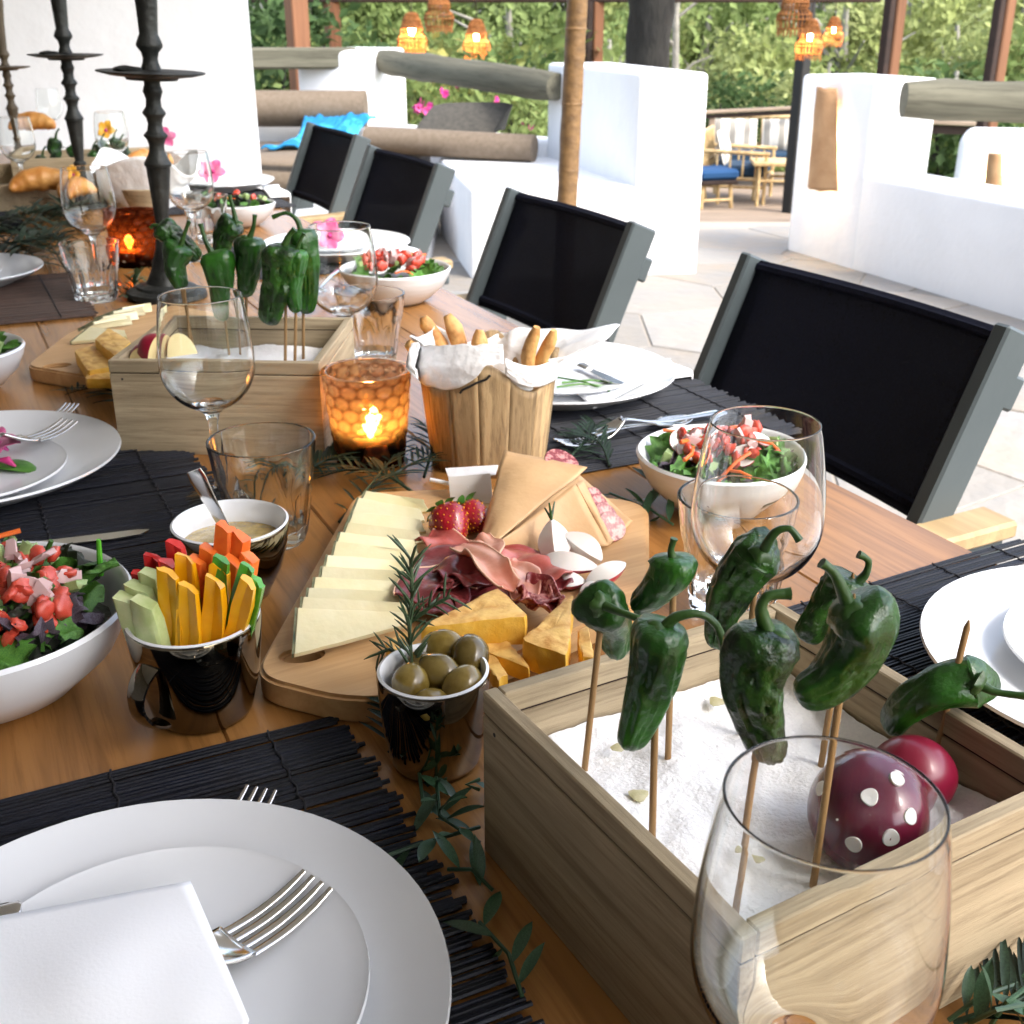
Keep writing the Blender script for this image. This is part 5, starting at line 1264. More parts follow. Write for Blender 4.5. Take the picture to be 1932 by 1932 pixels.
# ruffled slices of ham
def ruffle(pts, wd, label, m, seed, z=.006, amp=.007, nw=2.5, name='ham_slice', edge=None, group='cured meat slices', fold=0.0):
    """ribbon along pixel points on the board, folded in waves"""
    P_ = [at(*p[:2], BZ+z+(p[2] if len(p) > 2 else 0)) for p in pts]; o0 = P_[0].copy()
    n = len(P_); wd *= 1.14
    def along(t):
        d = t*(n-1); i = min(int(d), n-2); s = d-i
        p0, p1, p2, p3 = P_[max(0, i-1)], P_[i], P_[i+1], P_[min(n-1, i+2)]
        return .5*((2*p1)+(p2-p0)*s+(2*p0-5*p1+4*p2-p3)*s*s+(3*p1-p0-3*p2+p3)*s**3)
    def f(u, v):
        p = along(v); d = (along(min(1, v+.02))-along(max(0, v-.02))).normalized(); s_ = d.cross(Vector((0, 0, 1))).normalized()
        k = wd*(.75+.25*math.sin(v*math.pi)+.18*noise.noise(Vector((v*4, seed, u*2)))); x = (u-.5)
        h = .72*amp*(math.sin(v*nw*6.283+seed+x*2)*.55+math.sin(x*7+seed+v*4)*.6+.8*noise.noise(Vector((u*3, v*4, seed))))*(.5+abs(x))
        curl = fold*(abs(x)*2)**2
        return p+s_*k*x*(1-.3*fold/.02 if fold else 1)+Vector((0, 0, h+curl))-o0
    b = MB(); b.grid(f, 20, 36)
    t = thing(name, label, 'cured meat', o0, 0, group)
    mt_ = b.build('meat', m, t, smooth=180, solid=.0014)
    if edge:
        for u in edge:
            b = MB(); b.tube([f(u, k/24)+Vector((0, 0, .0006)) for k in range(25)], .0007, 6); b.build('fat_edge', m_fat, mt_)
Hm = 'cured meat slices on the front board'
ruffle([(800, 1120), (850, 1110), (905, 1125), (900, 1165)], .040, 'dark purple folded beef slice at the left front of the meat', m_cecina, 1, .012, .006)
ruffle([(795, 1085), (830, 1060), (880, 1075), (930, 1100)], .034, 'dark red beef slice behind the rosemary tip', m_cecina, 2.3, .016, .006, edge=(.98,))
ruffle([(850, 1150), (890, 1120), (950, 1118), (985, 1140)], .032, 'dark beef slice tucked under the pink ham', m_cecina, 4, .010, .006)
ruffle([(800, 1012), (840, 1022), (880, 1040), (915, 1050)], .030, 'rose red ham slice pointing to the strawberry', m_hamr, 5, .014, .006, edge=(.02,))
ruffle([(940, 1040), (990, 1048), (1020, 1070), (1045, 1095)], .034, 'rose red ham slice below the parchment cone', m_hamr, 6.2, .012, .007, edge=(.98,))
ruffle([(1000, 1050), (1030, 1085), (1055, 1110)], .026, 'dark ham slice under the radish quarters', m_cecina, 7, .008, .005)
ruffle([(868, 1035, .004), (905, 1045, .010), (930, 1080, .010), (965, 1112, .004)], .022, 'pale pink ham slice folded on top of the heap', m_ham, 8, .020, .006, 1.6, edge=(.02, .98), fold=.004)
ruffle([(905, 1012, .0), (925, 1030, .004), (915, 1065, .004)], .018, 'pale pink ham curl beside the strawberry', m_ham, 9.1, .018, .006, 1.4, edge=(.02,))
ruffle([(955, 1062, .002), (988, 1082, .002), (990, 1128, 0)], .020, 'pale pink ham slice falling toward the omelette', m_ham, 10, .017, .005, 1.3, edge=(.98,))
ruffle([(775, 1130), (800, 1100), (850, 1085), (880, 1100)], .030, 'dark purple beef slice nearest the cheese', m_cecina, 3.3, .018, .005, edge=(.02,))
ruffle([(815, 1160), (850, 1135), (890, 1130)], .028, 'dark purple beef slice in front of the heap by the rosemary', m_cecina, 13.1, .013, .006)
ruffle([(830, 1085), (870, 1075), (905, 1100)], .026, 'dark beef slice between pink ham and cheese', m_cecina, 14.7, .022, .005)
ruffle([(985, 1120), (1010, 1125), (1035, 1145)], .030, 'speckled red sausage slice folded by the right omelette wedge', m_salami, 11, .014, .008, 1.5, fold=.008)
ruffle([(1005, 1150), (1030, 1140), (1050, 1135)], .026, 'speckled dark sausage slice standing beside the radishes', m_salami, 12.4, .012, .008, 1.3, fold=.006)
# omelette wedges
def omelette(px3, zt, th, label, group='omelette wedges on the front board', tilt=0):
    """three pixel corners of the browned top, at height zt above the board"""
    P_ = [at(x, y, BZ+zt+(dz)) for x, y, dz in [(*p, 0) if len(p) == 2 else p for p in px3]]
    o0 = sum(P_, Vector())/len(P_); n = (P_[1]-P_[0]).cross(P_[2]-P_[0]).normalized(); n = n if n.z > 0 else -n
    r = random.Random(int(px3[0][0])); ring = []; m = len(P_)
    for i in range(m):
        p, q = P_[i], P_[(i+1) % m]
        for k in range(9): ring.append(p.lerp(q, (k+.35)/9.0)-o0)
    def js(ring, s): return [p*s+Vector((.0014*noise.noise(p*160+Vector((zt*99, s, 0))), .0014*noise.noise(p*160+Vector((0, 9, s))), 0)) for p in ring]
    b = MB(); rs = [[p-n*th for p in js(ring, .97)], [p-n*th*.75 for p in js(ring, 1.0)], [p-n*th*.4 for p in js(ring, 1.01)], [p-n*.0022 for p in js(ring, 1.0)], js(ring, .985)]
    b.rings(rs, True, True, False); nf = len(b.f)
    b.mi = 1; top = js(ring, .985)
    rr = [top]+[[p*s+n*(.0008+.0012*noise.noise(p*s*120)) for p in ring] for s in (.8, .55, .3, .08)]; b.rings(rr, True, False, True)
    o = b.build('omelette_wedge', [m_tort, m_tortb], smooth=40, loc=o0); return tag(o, label, 'omelette', group)
omelette([(788, 1185), (940, 1108), (998, 1162)], .030, .020, 'large omelette wedge on top with browned upper side, centre of the board')
omelette([(982, 1208), (1082, 1118), (1072, 1238)], .024, .020, 'omelette wedge standing right of the large one by the radishes')
omelette([(880, 1215), (955, 1205), (1003, 1262)], .012, .011, 'thin omelette wedge lying low behind the olives')
omelette([(905, 1240), (925, 1222), (957, 1272), (940, 1285)], .010, .009, 'small omelette piece peeping over the cup of olives')
omelette([(725, 1215), (760, 1190), (800, 1215), (760, 1240)], .012, .011, 'omelette piece half hidden behind the rosemary sprig')
omelette([(1090, 1190), (1110, 1180), (1120, 1240), (1098, 1240)], .018, .016, 'omelette piece at the edge of the front salt box')
omelette([(178, 640), (205, 618), (248, 645), (218, 672)], .030, .026, 'omelette cube on top of the pair on the rear board', 'omelette cubes on the rear board')
omelette([(140, 660), (180, 650), (222, 690), (165, 700)], .018, .016, 'browned omelette piece lying in front on the rear board', 'omelette cubes on the rear board')
omelette([(170, 690), (225, 690), (225, 715), (160, 715)], .012, .011, 'lowest omelette piece beside the rear salt box', 'omelette cubes on the rear board')
# parchment cone with salami
def bilin(c, u, v): return c[0].lerp(c[1], u).lerp(c[3].lerp(c[2], u), v)
cone = thing('parchment_cone', 'folded cone of tan parchment paper holding salami on the front board', 'paper cone', at(1000, 960, BZ))
co = cone.location.copy()
K = dict(tip=at(905, 1020, BZ+.010), top=at(952, 850, BZ+.046), topr=at(1108, 882, BZ+.040), seam=at(925, 1032, BZ+.014), seamr=at(1085, 912, BZ+.040), right=at(1193, 983, BZ+.004), low=at(1148, 1030, BZ+.003), lowl=at(940, 1040, BZ+.003))
def sheet(nm, c, bulge, m, parent, o0, solid=.0007, nu=18, nv=18, wav=.0, sd=1, smooth=180):
    n = (c[1]-c[0]).cross(c[3]-c[0]).normalized()
    b = MB(); b.grid(lambda u, v: bilin(c, u, v)+n*(bulge*math.sin(u*math.pi)*math.sin(v*math.pi)+wav*noise.noise(Vector((u*3, v*3, sd))))-o0, nu, nv)
    return b.build(nm, m, parent, smooth=smooth, solid=solid)
sheet('upper_fold', [K['seam'], K['tip'].lerp(K['top'], .06), K['top'], K['topr']], -.006, m_kraft, cone, co, wav=.002)
sheet('lower_fold', [K['lowl'], K['seam']+Vector((0, 0, -.002)), K['seamr'], K['low']], -.010, m_kraft, cone, co, wav=.002, sd=4)
sheet('right_fold', [K['low'], K['seamr']+Vector((.001, .001, -.001)), at(1100, 905, BZ+.036), at(1155, 1020, BZ+.006)], -.003, m_kraft, cone, co, sd=6)
sheet('back_sheet', [at(950, 1000, BZ+.002), at(1150, 1028, BZ+.002), K['right'], at(1092, 895, BZ+.006)], 0, m_kraft, cone, co, wav=.001, sd=8)
def sal(px, py, z, r, tilt, rz, label):
    b = MB(); b.lathe([(0, 0), (r*.96, .0), (r, .0008), (r*.96, .0018), (0, .002)], 26, fn=lambda a, zz, i: 1+.04*math.sin(a*3+px))
    o = b.build('salami_slice', m_salami, smooth=40, loc=at(px, py, BZ+z), rot=(tilt, .2, rz)); return tag(o, label, 'salami', 'salami slices in the parchment cone')
sal(1152, 995, .010, .0125, .9, .3, 'largest salami slice at the mouth of the parchment cone')
sal(1140, 975, .013, .0115, .9, .4, 'second salami slice behind the largest in the cone')
sal(1128, 955, .015, .0105, .8, .5, 'third red salami slice in the parchment cone')
sal(1118, 940, .019, .0095, 1.0, .6, 'uppermost salami slice on the right side of the cone')
sal(1058, 872, .040, .015, .35, .2, 'salami slice peeping over the top edge of the cone')
# radish quarters on the front board
def radq(px, py, L, W_, rot, label, z=.012, top=False):
    p = at(px, py, BZ+z); t = thing('radish_quarter', label, 'radish', p, 0, 'white radish quarters on the front board', rot=rot)
    def prof(v): return math.sin(math.pi*min(1, v*.97+.015))**.7*(1-.25*v)
    b = MB(); b.grid(lambda u, v: (W_*prof(v)*math.cos((u-.5)*1.9)-W_*.5*prof(v), W_*prof(v)*math.sin((u-.5)*1.9)*1.05, L*(v-.5)), 14, 18); b.build('skin', m_radr, t, smooth=60)
    b = MB()
    for s_ in (-1, 1): b.grid(lambda u, v: (W_*prof(v)*(-.5+(math.cos(.95)*1.0)*u)-.0*u+.0, s_*W_*prof(v)*math.sin(.95)*1.05*u, L*(v-.5)), 6, 18)
    b.build('flesh', m_radw, t, smooth=40)
    if top:
        for k in range(4):
            a = k*1.6; b = MB(); b.tube([(-W_*.2, 0, L*.47), (-W_*.2+.004*math.cos(a), .004*math.sin(a), L*.47+.008+.002*k)], [.0012, .0007], 6); b.build('stalk', m_stem, t)
def radq2(a, za, c, zc, W_, F, label, top=False):
    p, q = at(*a, BZ+za), at(*c, BZ+zc); z_ = (q-p).normalized(); x_ = -Vector(F); x_ = (x_-z_*x_.dot(z_)).normalized(); y_ = z_.cross(x_)
    M = Matrix((x_, y_, z_)).transposed(); mid = (a[0]+c[0])/2, (a[1]+c[1])/2
    radq(mid[0], mid[1], (q-p).length, W_, M.to_euler(), label, (za+zc)/2, top)
radq2((1050, 1060), .006, (1041, 980), .030, .017, (-.1, -1, .3), 'upright white radish quarter with green stalk tops', True)
radq2((1135, 1058), .006, (1062, 1008), .022, .015, (-.7, -.5, .5), 'white radish quarter leaning behind the lying one')
radq2((1028, 1050), .014, (1130, 1072), .012, .018, (.5, -.1, 1), 'big white radish quarter lying across the front')
radq2((1050, 1092), .006, (1105, 1098), .006, .015, (-.3, .2, 1), 'small white radish quarter under the big lying one')
radq2((1105, 1102), .006, (1180, 1062), .014, .018, (-.6, .1, 1), 'white radish quarter at the right edge of the board near the peppers')
radq2((1095, 1118), .006, (1160, 1110), .006, .014, (.1, -.4, 1), 'white radish quarter with red skin showing behind the left pepper')
# strawberries
def berry(px, py, z, s_, rot, label, col=m_straw):
    p = at(px, py, BZ+z); t = thing('strawberry', label, 'strawberry', p, 0, None, rot=rot)
    b = MB(); pr = [(0, -.021), (.005, -.0195), (.010, -.013), (.0145, -.004), (.016, .004), (.0135, .010), (.007, .0125), (0, .012)]
    b.lathe([(r*s_, z_*s_) for r, z_ in pr], 24, fn=lambda a, zz, i: 1+.03*math.sin(a*5)+.02*math.sin(a*11+i*2)); fr_ = b.build('fruit', col, t, smooth=70)
    sd = MB()
    for i in range(9):
        for j in range(12):
            zz = -.017+.026*i/8; rr = 0
            for (r0_, z0_), (r1_, z1_) in zip(pr, pr[1:]):
                if z0_ <= zz <= z1_: rr = r0_+(r1_-r0_)*(zz-z0_)/(z1_-z0_)
            a = (j+.5*(i % 2))/12*6.283; sd.blob((rr*1.02*s_*math.cos(a), rr*1.02*s_*math.sin(a), zz*s_), (.0005, .0005, .0008), 0, 0, 5, 4)
    tag(sd.build('seeds', m_petaly, fr_), kind='stuff')
    for k in range(7):
        a = k*.9; b = MB(); b.grid(lambda u, v: ((.002+.015*v)*math.cos(a)-(u-.5)*.007*math.sin(v*3.1)*math.sin(a), (.002+.015*v)*math.sin(a)+(u-.5)*.007*math.sin(v*3.1)*math.cos(a), .012+.004*math.sin(v*2.5)-.003*v), 4, 7); b.build('sepal', m_leafg, fr_, smooth=180)
berry(848, 985, .017, 1.0, (R_(-58), R_(-14), .35), 'ripe strawberry with green sepals beside the cheese fan')
berry(893, 975, .013, .85, (R_(-70), R_(40), .9), 'second strawberry mostly hidden behind the parchment cone', m_straw)
# white card holder and stick
p = at(905, 925, BZ); t = thing('card_holder', 'small folded white card behind the strawberry', 'card', p)
a, c, e, g = at(850, 945, BZ), at(930, 950, BZ), atY(925, 893, at(925, 945, BZ).y+.004), atY(846, 900, at(850, 945, BZ).y+.004)
sheet('front_panel', [a, c, e, g], .0, m_card, t, p, .0008, 4, 4, smooth=0)
a2, c2, e2, g2 = atY(846, 900, a.y+.006), atY(935, 896, a.y+.006), atY(940, 878, a.y+.03), atY(840, 884, a.y+.03)
sheet('rear_panel', [a2, c2, e2, g2], 0, m_paper, t, p, .0008, 4, 4, smooth=0)
q0, q1 = atY(812, 905, a.y+.012), atY(885, 920, a.y+.002); b = MB(); b.tube([q0, q1], .0019, 8); tag(b.build('white_stick', m_paper, smooth=60), 'white paper stick poking out left of the folded card', 'stick')

# ------------------------------------------------------------------ candle holders
def candle(c, r1, r0, h, label, m, energy, dim=.3, off=(0, 0)):
    t = thing('candle_holder', label, 'candle holder', (c[0], c[1], TZ), 0, 'lit honeycomb glass candle holders')
    th = .0048; rows = 8; cols = 15; NZ = 56; NA = 140
    def R1(z): return r0+(r1-r0)*(z/h)**.75
    rs = []; ridge = []
    for i in range(NZ+1):
        z = h*i/NZ; ring = []
        for j in range(NA):
            a = 2*math.pi*j/NA; y = z/h*rows; k = int(y); x = a/(2*math.pi)*cols
            best = 9
            for kk in (k-1, k, k+1, k+2):
                xs = (x-.5*(kk % 2)); fx = xs-round(xs); d = math.hypot(fx*1.0, (y-kk)*.92); best = min(best, d)
            dep = (max(0, .60-best)/.6)**.8*.0030*min(1, i/4)*min(1, (NZ-i)/5)
            ridge.append(max(0, min(1, (best-.36)/.20)))
            rr = R1(z)-dep; ring.append((rr*math.cos(a), rr*math.sin(a), z))
        rs.append(ring)
    inner = []
    for i in range(NZ//2, -1, -1):
        z = max(.010, h*i/(NZ//2)); rr = R1(z)-th-.001; inner.append([(rr*math.cos(2*math.pi*j/NA), rr*math.sin(2*math.pi*j/NA), z) for j in range(NA)])
    rim = [[((R1(h)-.0012)*math.cos(2*math.pi*j/NA), (R1(h)-.0012)*math.sin(2*math.pi*j/NA), h+.0008) for j in range(NA)]]
    b = MB(); b.rings(rs+rim+inner); gb = b.build('glass_body', m, t, smooth=50)
    at_ = gb.data.attributes.new('ridge', 'FLOAT', 'POINT'); at_.data.foreach_set('value', ridge+[0.0]*(len(gb.data.vertices)-len(ridge)))
    b = MB(); b.lathe([(0, .0105), (.019, .0105), (.0195, .026), (.017, .0268), (0, .0255)], 24, (off[0], off[1], 0)); b.build('tealight', m_wax, t, smooth=40)
    b = MB(); b.lathe([(.0005, .029), (.0048, .034), (.0052, .040), (.0030, .049), (.0006, .058)], 14, (off[0], off[1], 0)); b.build('flame', m_flame, t, smooth=60)
    l = bpy.data.lights.new('candle_light', 'POINT'); l.energy = energy; l.color = (1, .60, .25); l.shadow_soft_size = .008
    lo = bpy.data.objects.new('candle_light', l); COL.objects.link(lo); lo.parent = t; lo.location = (off[0], off[1], .048)
    return t
cb = at(692, 893, TZ)
candle((cb.x, cb.y+.034), .0432, .033, .092, 'lit amber honeycomb glass candle holder between rear salt box and bucket', m_amber, .022, off=(.004, -.012))
cb = at(250, 505, TZ)
candle((cb.x, cb.y+.03), .046, .04, .092, 'lit dark brown hobnail candle holder by the nearest candlestick', m_amber2, .05, off=(-.004, -.02))

# ------------------------------------------------------------------ bucket of breadsticks
BK = Vector((-.0225, 1.078, TZ)); bk = thing('wooden_bucket', 'tapered wooden stave bucket with scalloped rim lined with white paper', 'bucket', BK)
NS = 14; r0, r1, hh = .056, .0665, .098
for k in range(NS):
    a0 = 2*math.pi*k/NS-math.pi/2-.12; da = 2*math.pi/NS-.006
    def sv(u, v):
        a = a0+da*u
        peak = .5+.5*math.cos((a+math.pi/2+.05)*4)
        top = hh-.016+.030*peak*(1 if True else 0)
        z = top*v; r = r0+(r1-r0)*z/hh
        c0, c1 = Vector((math.cos(a0), math.sin(a0))), Vector((math.cos(a0+da), math.sin(a0+da))); q = c0.lerp(c1, u)*r*1.008
        return (q.x, q.y, z)
    b = MB(); b.grid(sv, 7, 12); b.build('stave', m_stave, bk, smooth=25, solid=-.006)
b = MB(); b.lathe([(0, .004), (r0-.007, .004), (r0-.007, .010), (0, .010)], 24); b.build('base_board', m_stave, bk)
a1 = -math.pi/2
wp = [Vector(((r1+.0015)*math.cos(a), (r1+.0015)*math.sin(a), z)) for a, z in ((-1.60, .0), (-1.60, .0))]
def sf(px, py): 
    # point on the bucket's outer front under a photo point
    d = ray(px, py); o_ = Vector((0, 0, CAM_H)); best = None
    for k in range(400):
        p = o_+d*(.9+k*.0008); r = r0+(r1-r0)*(p.z-TZ)/hh
        if math.hypot(p.x-BK.x, p.y-BK.y) < r+.0012: return p-BK
    return o_+d-BK
b = MB(); b.tube([sf(*q) for q in ((925, 708), (918, 716), (900, 722), (885, 730), (872, 736), (868, 742))], .0011, 6); b.build('wire_handle', m_postblk, bk)
# paper lining with flaring wings
t = thing('paper_lining', 'crumpled white paper lining flaring out of the wooden bucket', 'paper', BK)
def lining(u, v):
    a = 2*math.pi*u-math.pi/2
    da = lambda c, w_: math.exp(-(((a-c+math.pi) % (2*math.pi)-math.pi)/w_)**2)
    # heights of the free edge round the bucket, wings to the right and left back, a dip with a folded apron in front
    h = .106+.020*da(R_(150), .32)+.018*da(R_(185), .25)+.022*da(R_(8), .45)-.004*da(R_(-60), .3)+.012*da(R_(60), .3)
    out = -.006+.072*da(R_(12), .55)+.020*da(R_(178), .30)+.014*da(R_(140), .2)+.010*da(R_(-95), .8)+.006*da(R_(70), .5)
    z = .02+(h-.02)*v; r = (r0+(r1-r0)*z/hh-.0085)+out*max(0, (v-.72)/.28)**1.5
    r += .0035*noise.noise(Vector((math.cos(a)*3.2, math.sin(a)*3.2, v*5)))+.0016*math.sin(a*17+v*3)*v
    return (r*math.cos(a), r*math.sin(a), z+.005*v*noise.noise(Vector((math.cos(a)*4, math.sin(a)*4, 7))))
b = MB(); b.grid(lining, 160, 30, True); b.build('inner_sheet', m_paper, t, smooth=60, solid=.0005)
def apron(u, v):
    """sheet folded down over the front of the rim"""
    px = 770+(950-770)*u; pyt = 655-6*math.sin(u*3)+4*math.sin(u*11)
    low = 735 if u < .55 else 735-55*(u-.55)/.45
    low = 690+45*math.sin(min(1, u*1.25)*math.pi)**.7 if u < .8 else 690-20*(u-.8)
    py = pyt+(low-pyt)*v
    p = sf(px, max(py, 690)) if py > 690 else None
    if p is None:
        q = sf(px, 690); f = (690-py)/(690-pyt)
        p = Vector((q.x*(1-.07*f), q.y*(1-.07*f), q.z+(.0185)*f))
    k = 1.022+.02*math.sin(v*math.pi)*(.6+.6*noise.noise(Vector((u*9, v*4, 2))))+.012*noise.noise(Vector((u*14, v*6, 9)))
    return (p.x*k, p.y*k, p.z+.002*noise.noise(Vector((u*8, v*6, 5))))
b = MB(); b.grid(apron, 40, 22); b.build('front_apron', m_paper, t, smooth=60, solid=.0006)
def apron2(u, v):
    px = 952+(1049-952)*u; pyt = 676+14*math.sin(u*3.1); low = 704+22*math.sin(u*math.pi)**.8+8*u
    q = sf(px, max(690, pyt+(low-pyt)*v)); py = pyt+(low-pyt)*v
    f = max(0, (690-py)/12); p = Vector((q.x*(1-.02*f), q.y*(1-.02*f), q.z+.006*f))
    k = 1.022+.02*math.sin(v*math.pi)+.012*noise.noise(Vector((u*9, v*6, 9)))
    return (p.x*k, p.y*k, p.z)
b = MB(); b.grid(apron2, 24, 18); b.build('right_apron', m_paper, t, smooth=60, solid=.0006)
def bread(p0, p1, r, label, seed):
    b = MB(); n = 14; a, c = Vector(p0), Vector(p1)
    b.tube([a.lerp(c, k/(n-1))+Vector((.0015*math.sin(k+seed), 0, 0)) for k in range(n)], [r*(.55 if k in (0,) else (.5 if k == n-1 else (.85 if k in (1, n-2) else 1))) for k in range(n)], 14, .22, seed)
    tag(b.build('breadstick', m_bread, smooth=70), label, 'breadstick', 'breadsticks in the bucket')
bread(BK+Vector((.026, -.030, .045)), atY(1010, 617, BK.y-.050), .0064, 'left of the two breadsticks standing at the right front of the bucket', 1)
bread(BK+Vector((.032, -.026, .045)), atY(1043, 623, BK.y-.046), .0062, 'right of the two breadsticks standing at the right front of the bucket', 2)
bread(BK+Vector((-.02, .02, .05)), atY(770, 648, BK.y-.010), .0085, 'browned breadstick leaning out at the left of the bucket', 3)
bread(BK+Vector((-.01, .03, .05)), atY(846, 595, BK.y+.03), .0082, 'short thick breadstick at the back of the bucket', 4)
bread(BK+Vector((-.02, .03, .05)), atY(800, 598, BK.y+.03), .0075, 'pale breadstick at the back left of the bucket', 5)
bread(BK+Vector((.0, .0, .05)), atY(905, 622, BK.y+.02), .0075, 'breadstick mostly sunk in the paper in the middle of the bucket', 6)

# ------------------------------------------------------------------ cutlery
def fork_parts(t, L=.19, wd=.0125, m=m_steel):
    hz = L < .1
    b = MB(); n = 24
    def prof(s):                    # half width along the handle
        return .0034+.0035*max(0, (s-.35)/.65)**1.2
    rs = []
    for k in range(n):
        s = k/(n-1); x = -.058-s*(L-.06); z = .006+.010*math.exp(-((s-.0)/.25)**2)-.004*s
        w_ = prof(s); h = .0011
        rs.append([(x, w_*math.cos(q), z+h*math.sin(q)) for q in [2*math.pi*j/10 for j in range(10)]])
    b.rings(rs); b.build('handle', m, t, smooth=60)
    b = MB()
    def hd(u, v):
        x = -.062+.032*v; w_ = .0036+(wd-.0036)*(math.sin(min(1, v*1.05)*math.pi/2))**.8; y = (u-.5)*2*w_
        return (x, y, .0165-.0145*math.sin(v*1.45)+.0016*((u-.5)*2)**2)
    b.grid(hd, 14, 14); b.build('head', m, t, smooth=180, solid=.0018)
    for k in range(4):
        y0 = (k-1.5)*wd*.535; b = MB()
        rs = []
        for q in range(10):
            s = q/9; x = -.0305+.047*s; z = .0022-.0025*math.sin(s*math.pi*.75)+.006*s**2; w_ = .0024*(1-.45*s**2); h = .0009
            rs.append([(x, y0*(1-.06*s)+w_*math.cos(a), z+h*math.sin(a)) for a in [2*math.pi*j/8 for j in range(8)]])
        b.rings(rs); b.build('tine', m, t, smooth=60)
def fork(tip, heel, z, label, sc_=1.0, pitch=0, L=.19):
    a, c = at(*heel, z), at(*tip, z); d = (c-a)
    t = thing('fork', label, 'fork', c-d.normalized()*.0165, math.atan2(d.y, d.x), 'steel forks', rot=(0, pitch, math.atan2(d.y, d.x)), sc_=sc_); fork_parts(t, L); return t
fork((600, 1680), (430, 1800), SZ+.0098, 'large fork on the front left plate, its handle under the white napkin', 1.0)
fork((497, 1500), (420, 1600), TZ+.006, 'fork on the black reed mat peeping over the front left plate', .9, 0, .075)
fork((132, 805), (40, 840), SZ+.018, 'fork resting on the second left plate beside the purple flower', 1.05)
fork((140, 768), (100, 790), TZ+.006, 'fork tips behind the second left plate by the rear salt box', .8, 0, .075)
fork((1055, 845), (1285, 795), TZ+.010, 'fork lying on the mat between bucket and right salad bowl', 1.0)
def knife(tip, end, z, label, wd=.009, L=.2):
    c, a = at(*tip, z), at(*end, z); d = c-a; L = d.length
    t = thing('table_knife', label, 'knife', a, math.atan2(d.y, d.x), 'steel table knives')
    hl = max(.02, L-.105)
    out = [(hl, -.0035), (hl+.02, -.0062), (L-.03, -.0075), (L-.008, -.0045), (L, .003), (L-.01, .0062), (hl+.02, .0058), (hl, .0035)]
    b = MB(); b.prism(out, 0, .0013); b.build('blade', m_steel, t, smooth=0)
    rs = []
    for k in range(14):
        s = k/13; x = hl*(1-s); w_ = .0042+.0022*s; h = .0022
        if k == 13: w_ *= .6
        rs.append([(x, w_*math.cos(q), .0018+h*math.sin(q)) for q in [2*math.pi*j/10 for j in range(10)]])
    b = MB(); b.rings(rs); b.build('handle', m_steel, t, smooth=60)
    return t
knife((283, 1004), (-20, 1040), TZ+.0055, 'steel knife lying on the black mat above the left salad bowl')
knife((1175, 728), (1095, 690), SZ+.012, 'small dark knife across the plate behind the breadsticks')
k2 = at(-60, 1710, SZ+.012); knife((-120, 1750), (42, 1722), SZ+.012, 'knife handle end showing at the left edge under the napkin')
sp0 = at(1290, 800, TZ+.012); 
def spoon(bowl_px, end_px, z, label):
    a, c = at(*bowl_px, z), at(*end_px, z); d = (c-a).normalized(); t = thing('spoon', label, 'spoon', a, math.atan2(d.y, d.x))
    b = MB(); b.grid(lambda u, v: ((v-.5)*.052, (u-.5)*2*.016*math.sin(math.pi*min(1, max(0, v*.98+.01)))**.6, -.004*math.sin(u*3.14)*math.sin(v*3.14)+.004), 12, 16); b.build('bowl', m_steel, t, smooth=180, solid=.0014)
    L = (c-a).length
    b = MB(); rs = []
    for k in range(14):
        s = k/13; rs.append([(.025+(L-.025)*s, (.0028+.003*s)*math.cos(q), .005+.006*math.sin(s*2.2)+.001*math.sin(q)) for q in [2*math.pi*j/10 for j in range(10)]])
    b.rings(rs); b.build('handle', m_steel, t, smooth=60)
spoon((1270, 800), (1120, 838), TZ+.008, 'shiny spoon lying on the black mat before the right salad bowl')
spoon((590, 575), (640, 520), TZ+.012, 'spoon beyond the rear salt box near the pink flower plate')
# ------------------------------------------------------------------ napkins
def napkin(corners, z, label, bulge=.006, seed=1, th=.0014, edge=None):
    C_ = [at(p[0], p[1], z+(p[2] if len(p) > 2 else 0)) for p in corners]; o0 = sum(C_, Vector())/4
    t = thing('cloth_napkin', label, 'napkin', o0, 0, 'white napkins')
    def f(u, v):
        p = bilin(C_, u, v); e = math.sin(u*math.pi)*math.sin(v*math.pi)
        return p+Vector((0, 0, bulge*e+.004*noise.noise(Vector((u*2.5, v*2.5, seed)))*(.3+e)))-o0
    b = MB(); b.grid(f, 26, 26); b.build('cloth', m_napkin, t, smooth=180, solid=th); return t
napkin([(-330, 1790), (360, 1664, .012), (470, 1925, .008), (260, 2500)], SZ+.018, 'large white napkin covering the front left plate', .006, 3)
napkin([(1035, 690), (1190, 655), (1262, 700), (1120, 770)], SZ+.004, 'white napkin on the plate behind the breadstick bucket', .003, 7, .002)
def drop_napkin(a, c, z, drop, label):
    p, q = at(*a, z), at(*c, z); t = thing('cloth_napkin', label, 'napkin', p, 0, 'white napkins')
    d = NX*1.0
    def f(u, v):
        s = v*.11; base = p.lerp(q, u)-p
        if s < .045: return base+d*(s-.045)+Vector((0, 0, .002))
        return base+d*(.003+.006*math.sin(u*6))+Vector((0, 0, .002-(s-.045)*drop))
    b = MB(); b.grid(f, 14, 18); b.build('cloth', m_napkin, t, smooth=180, solid=.002)
drop_napkin((1302, 712), (1262, 680), TZ+.006, .9, 'white napkin hanging over the table edge behind the breadstick bucket')
drop_napkin((785, 478), (765, 462), TZ+.006, .8, 'white napkin hanging over the table edge by the third chair')
drop_napkin((545, 372), (525, 350), TZ+.006, .9, 'white napkin hanging over the table edge by the farthest chair')

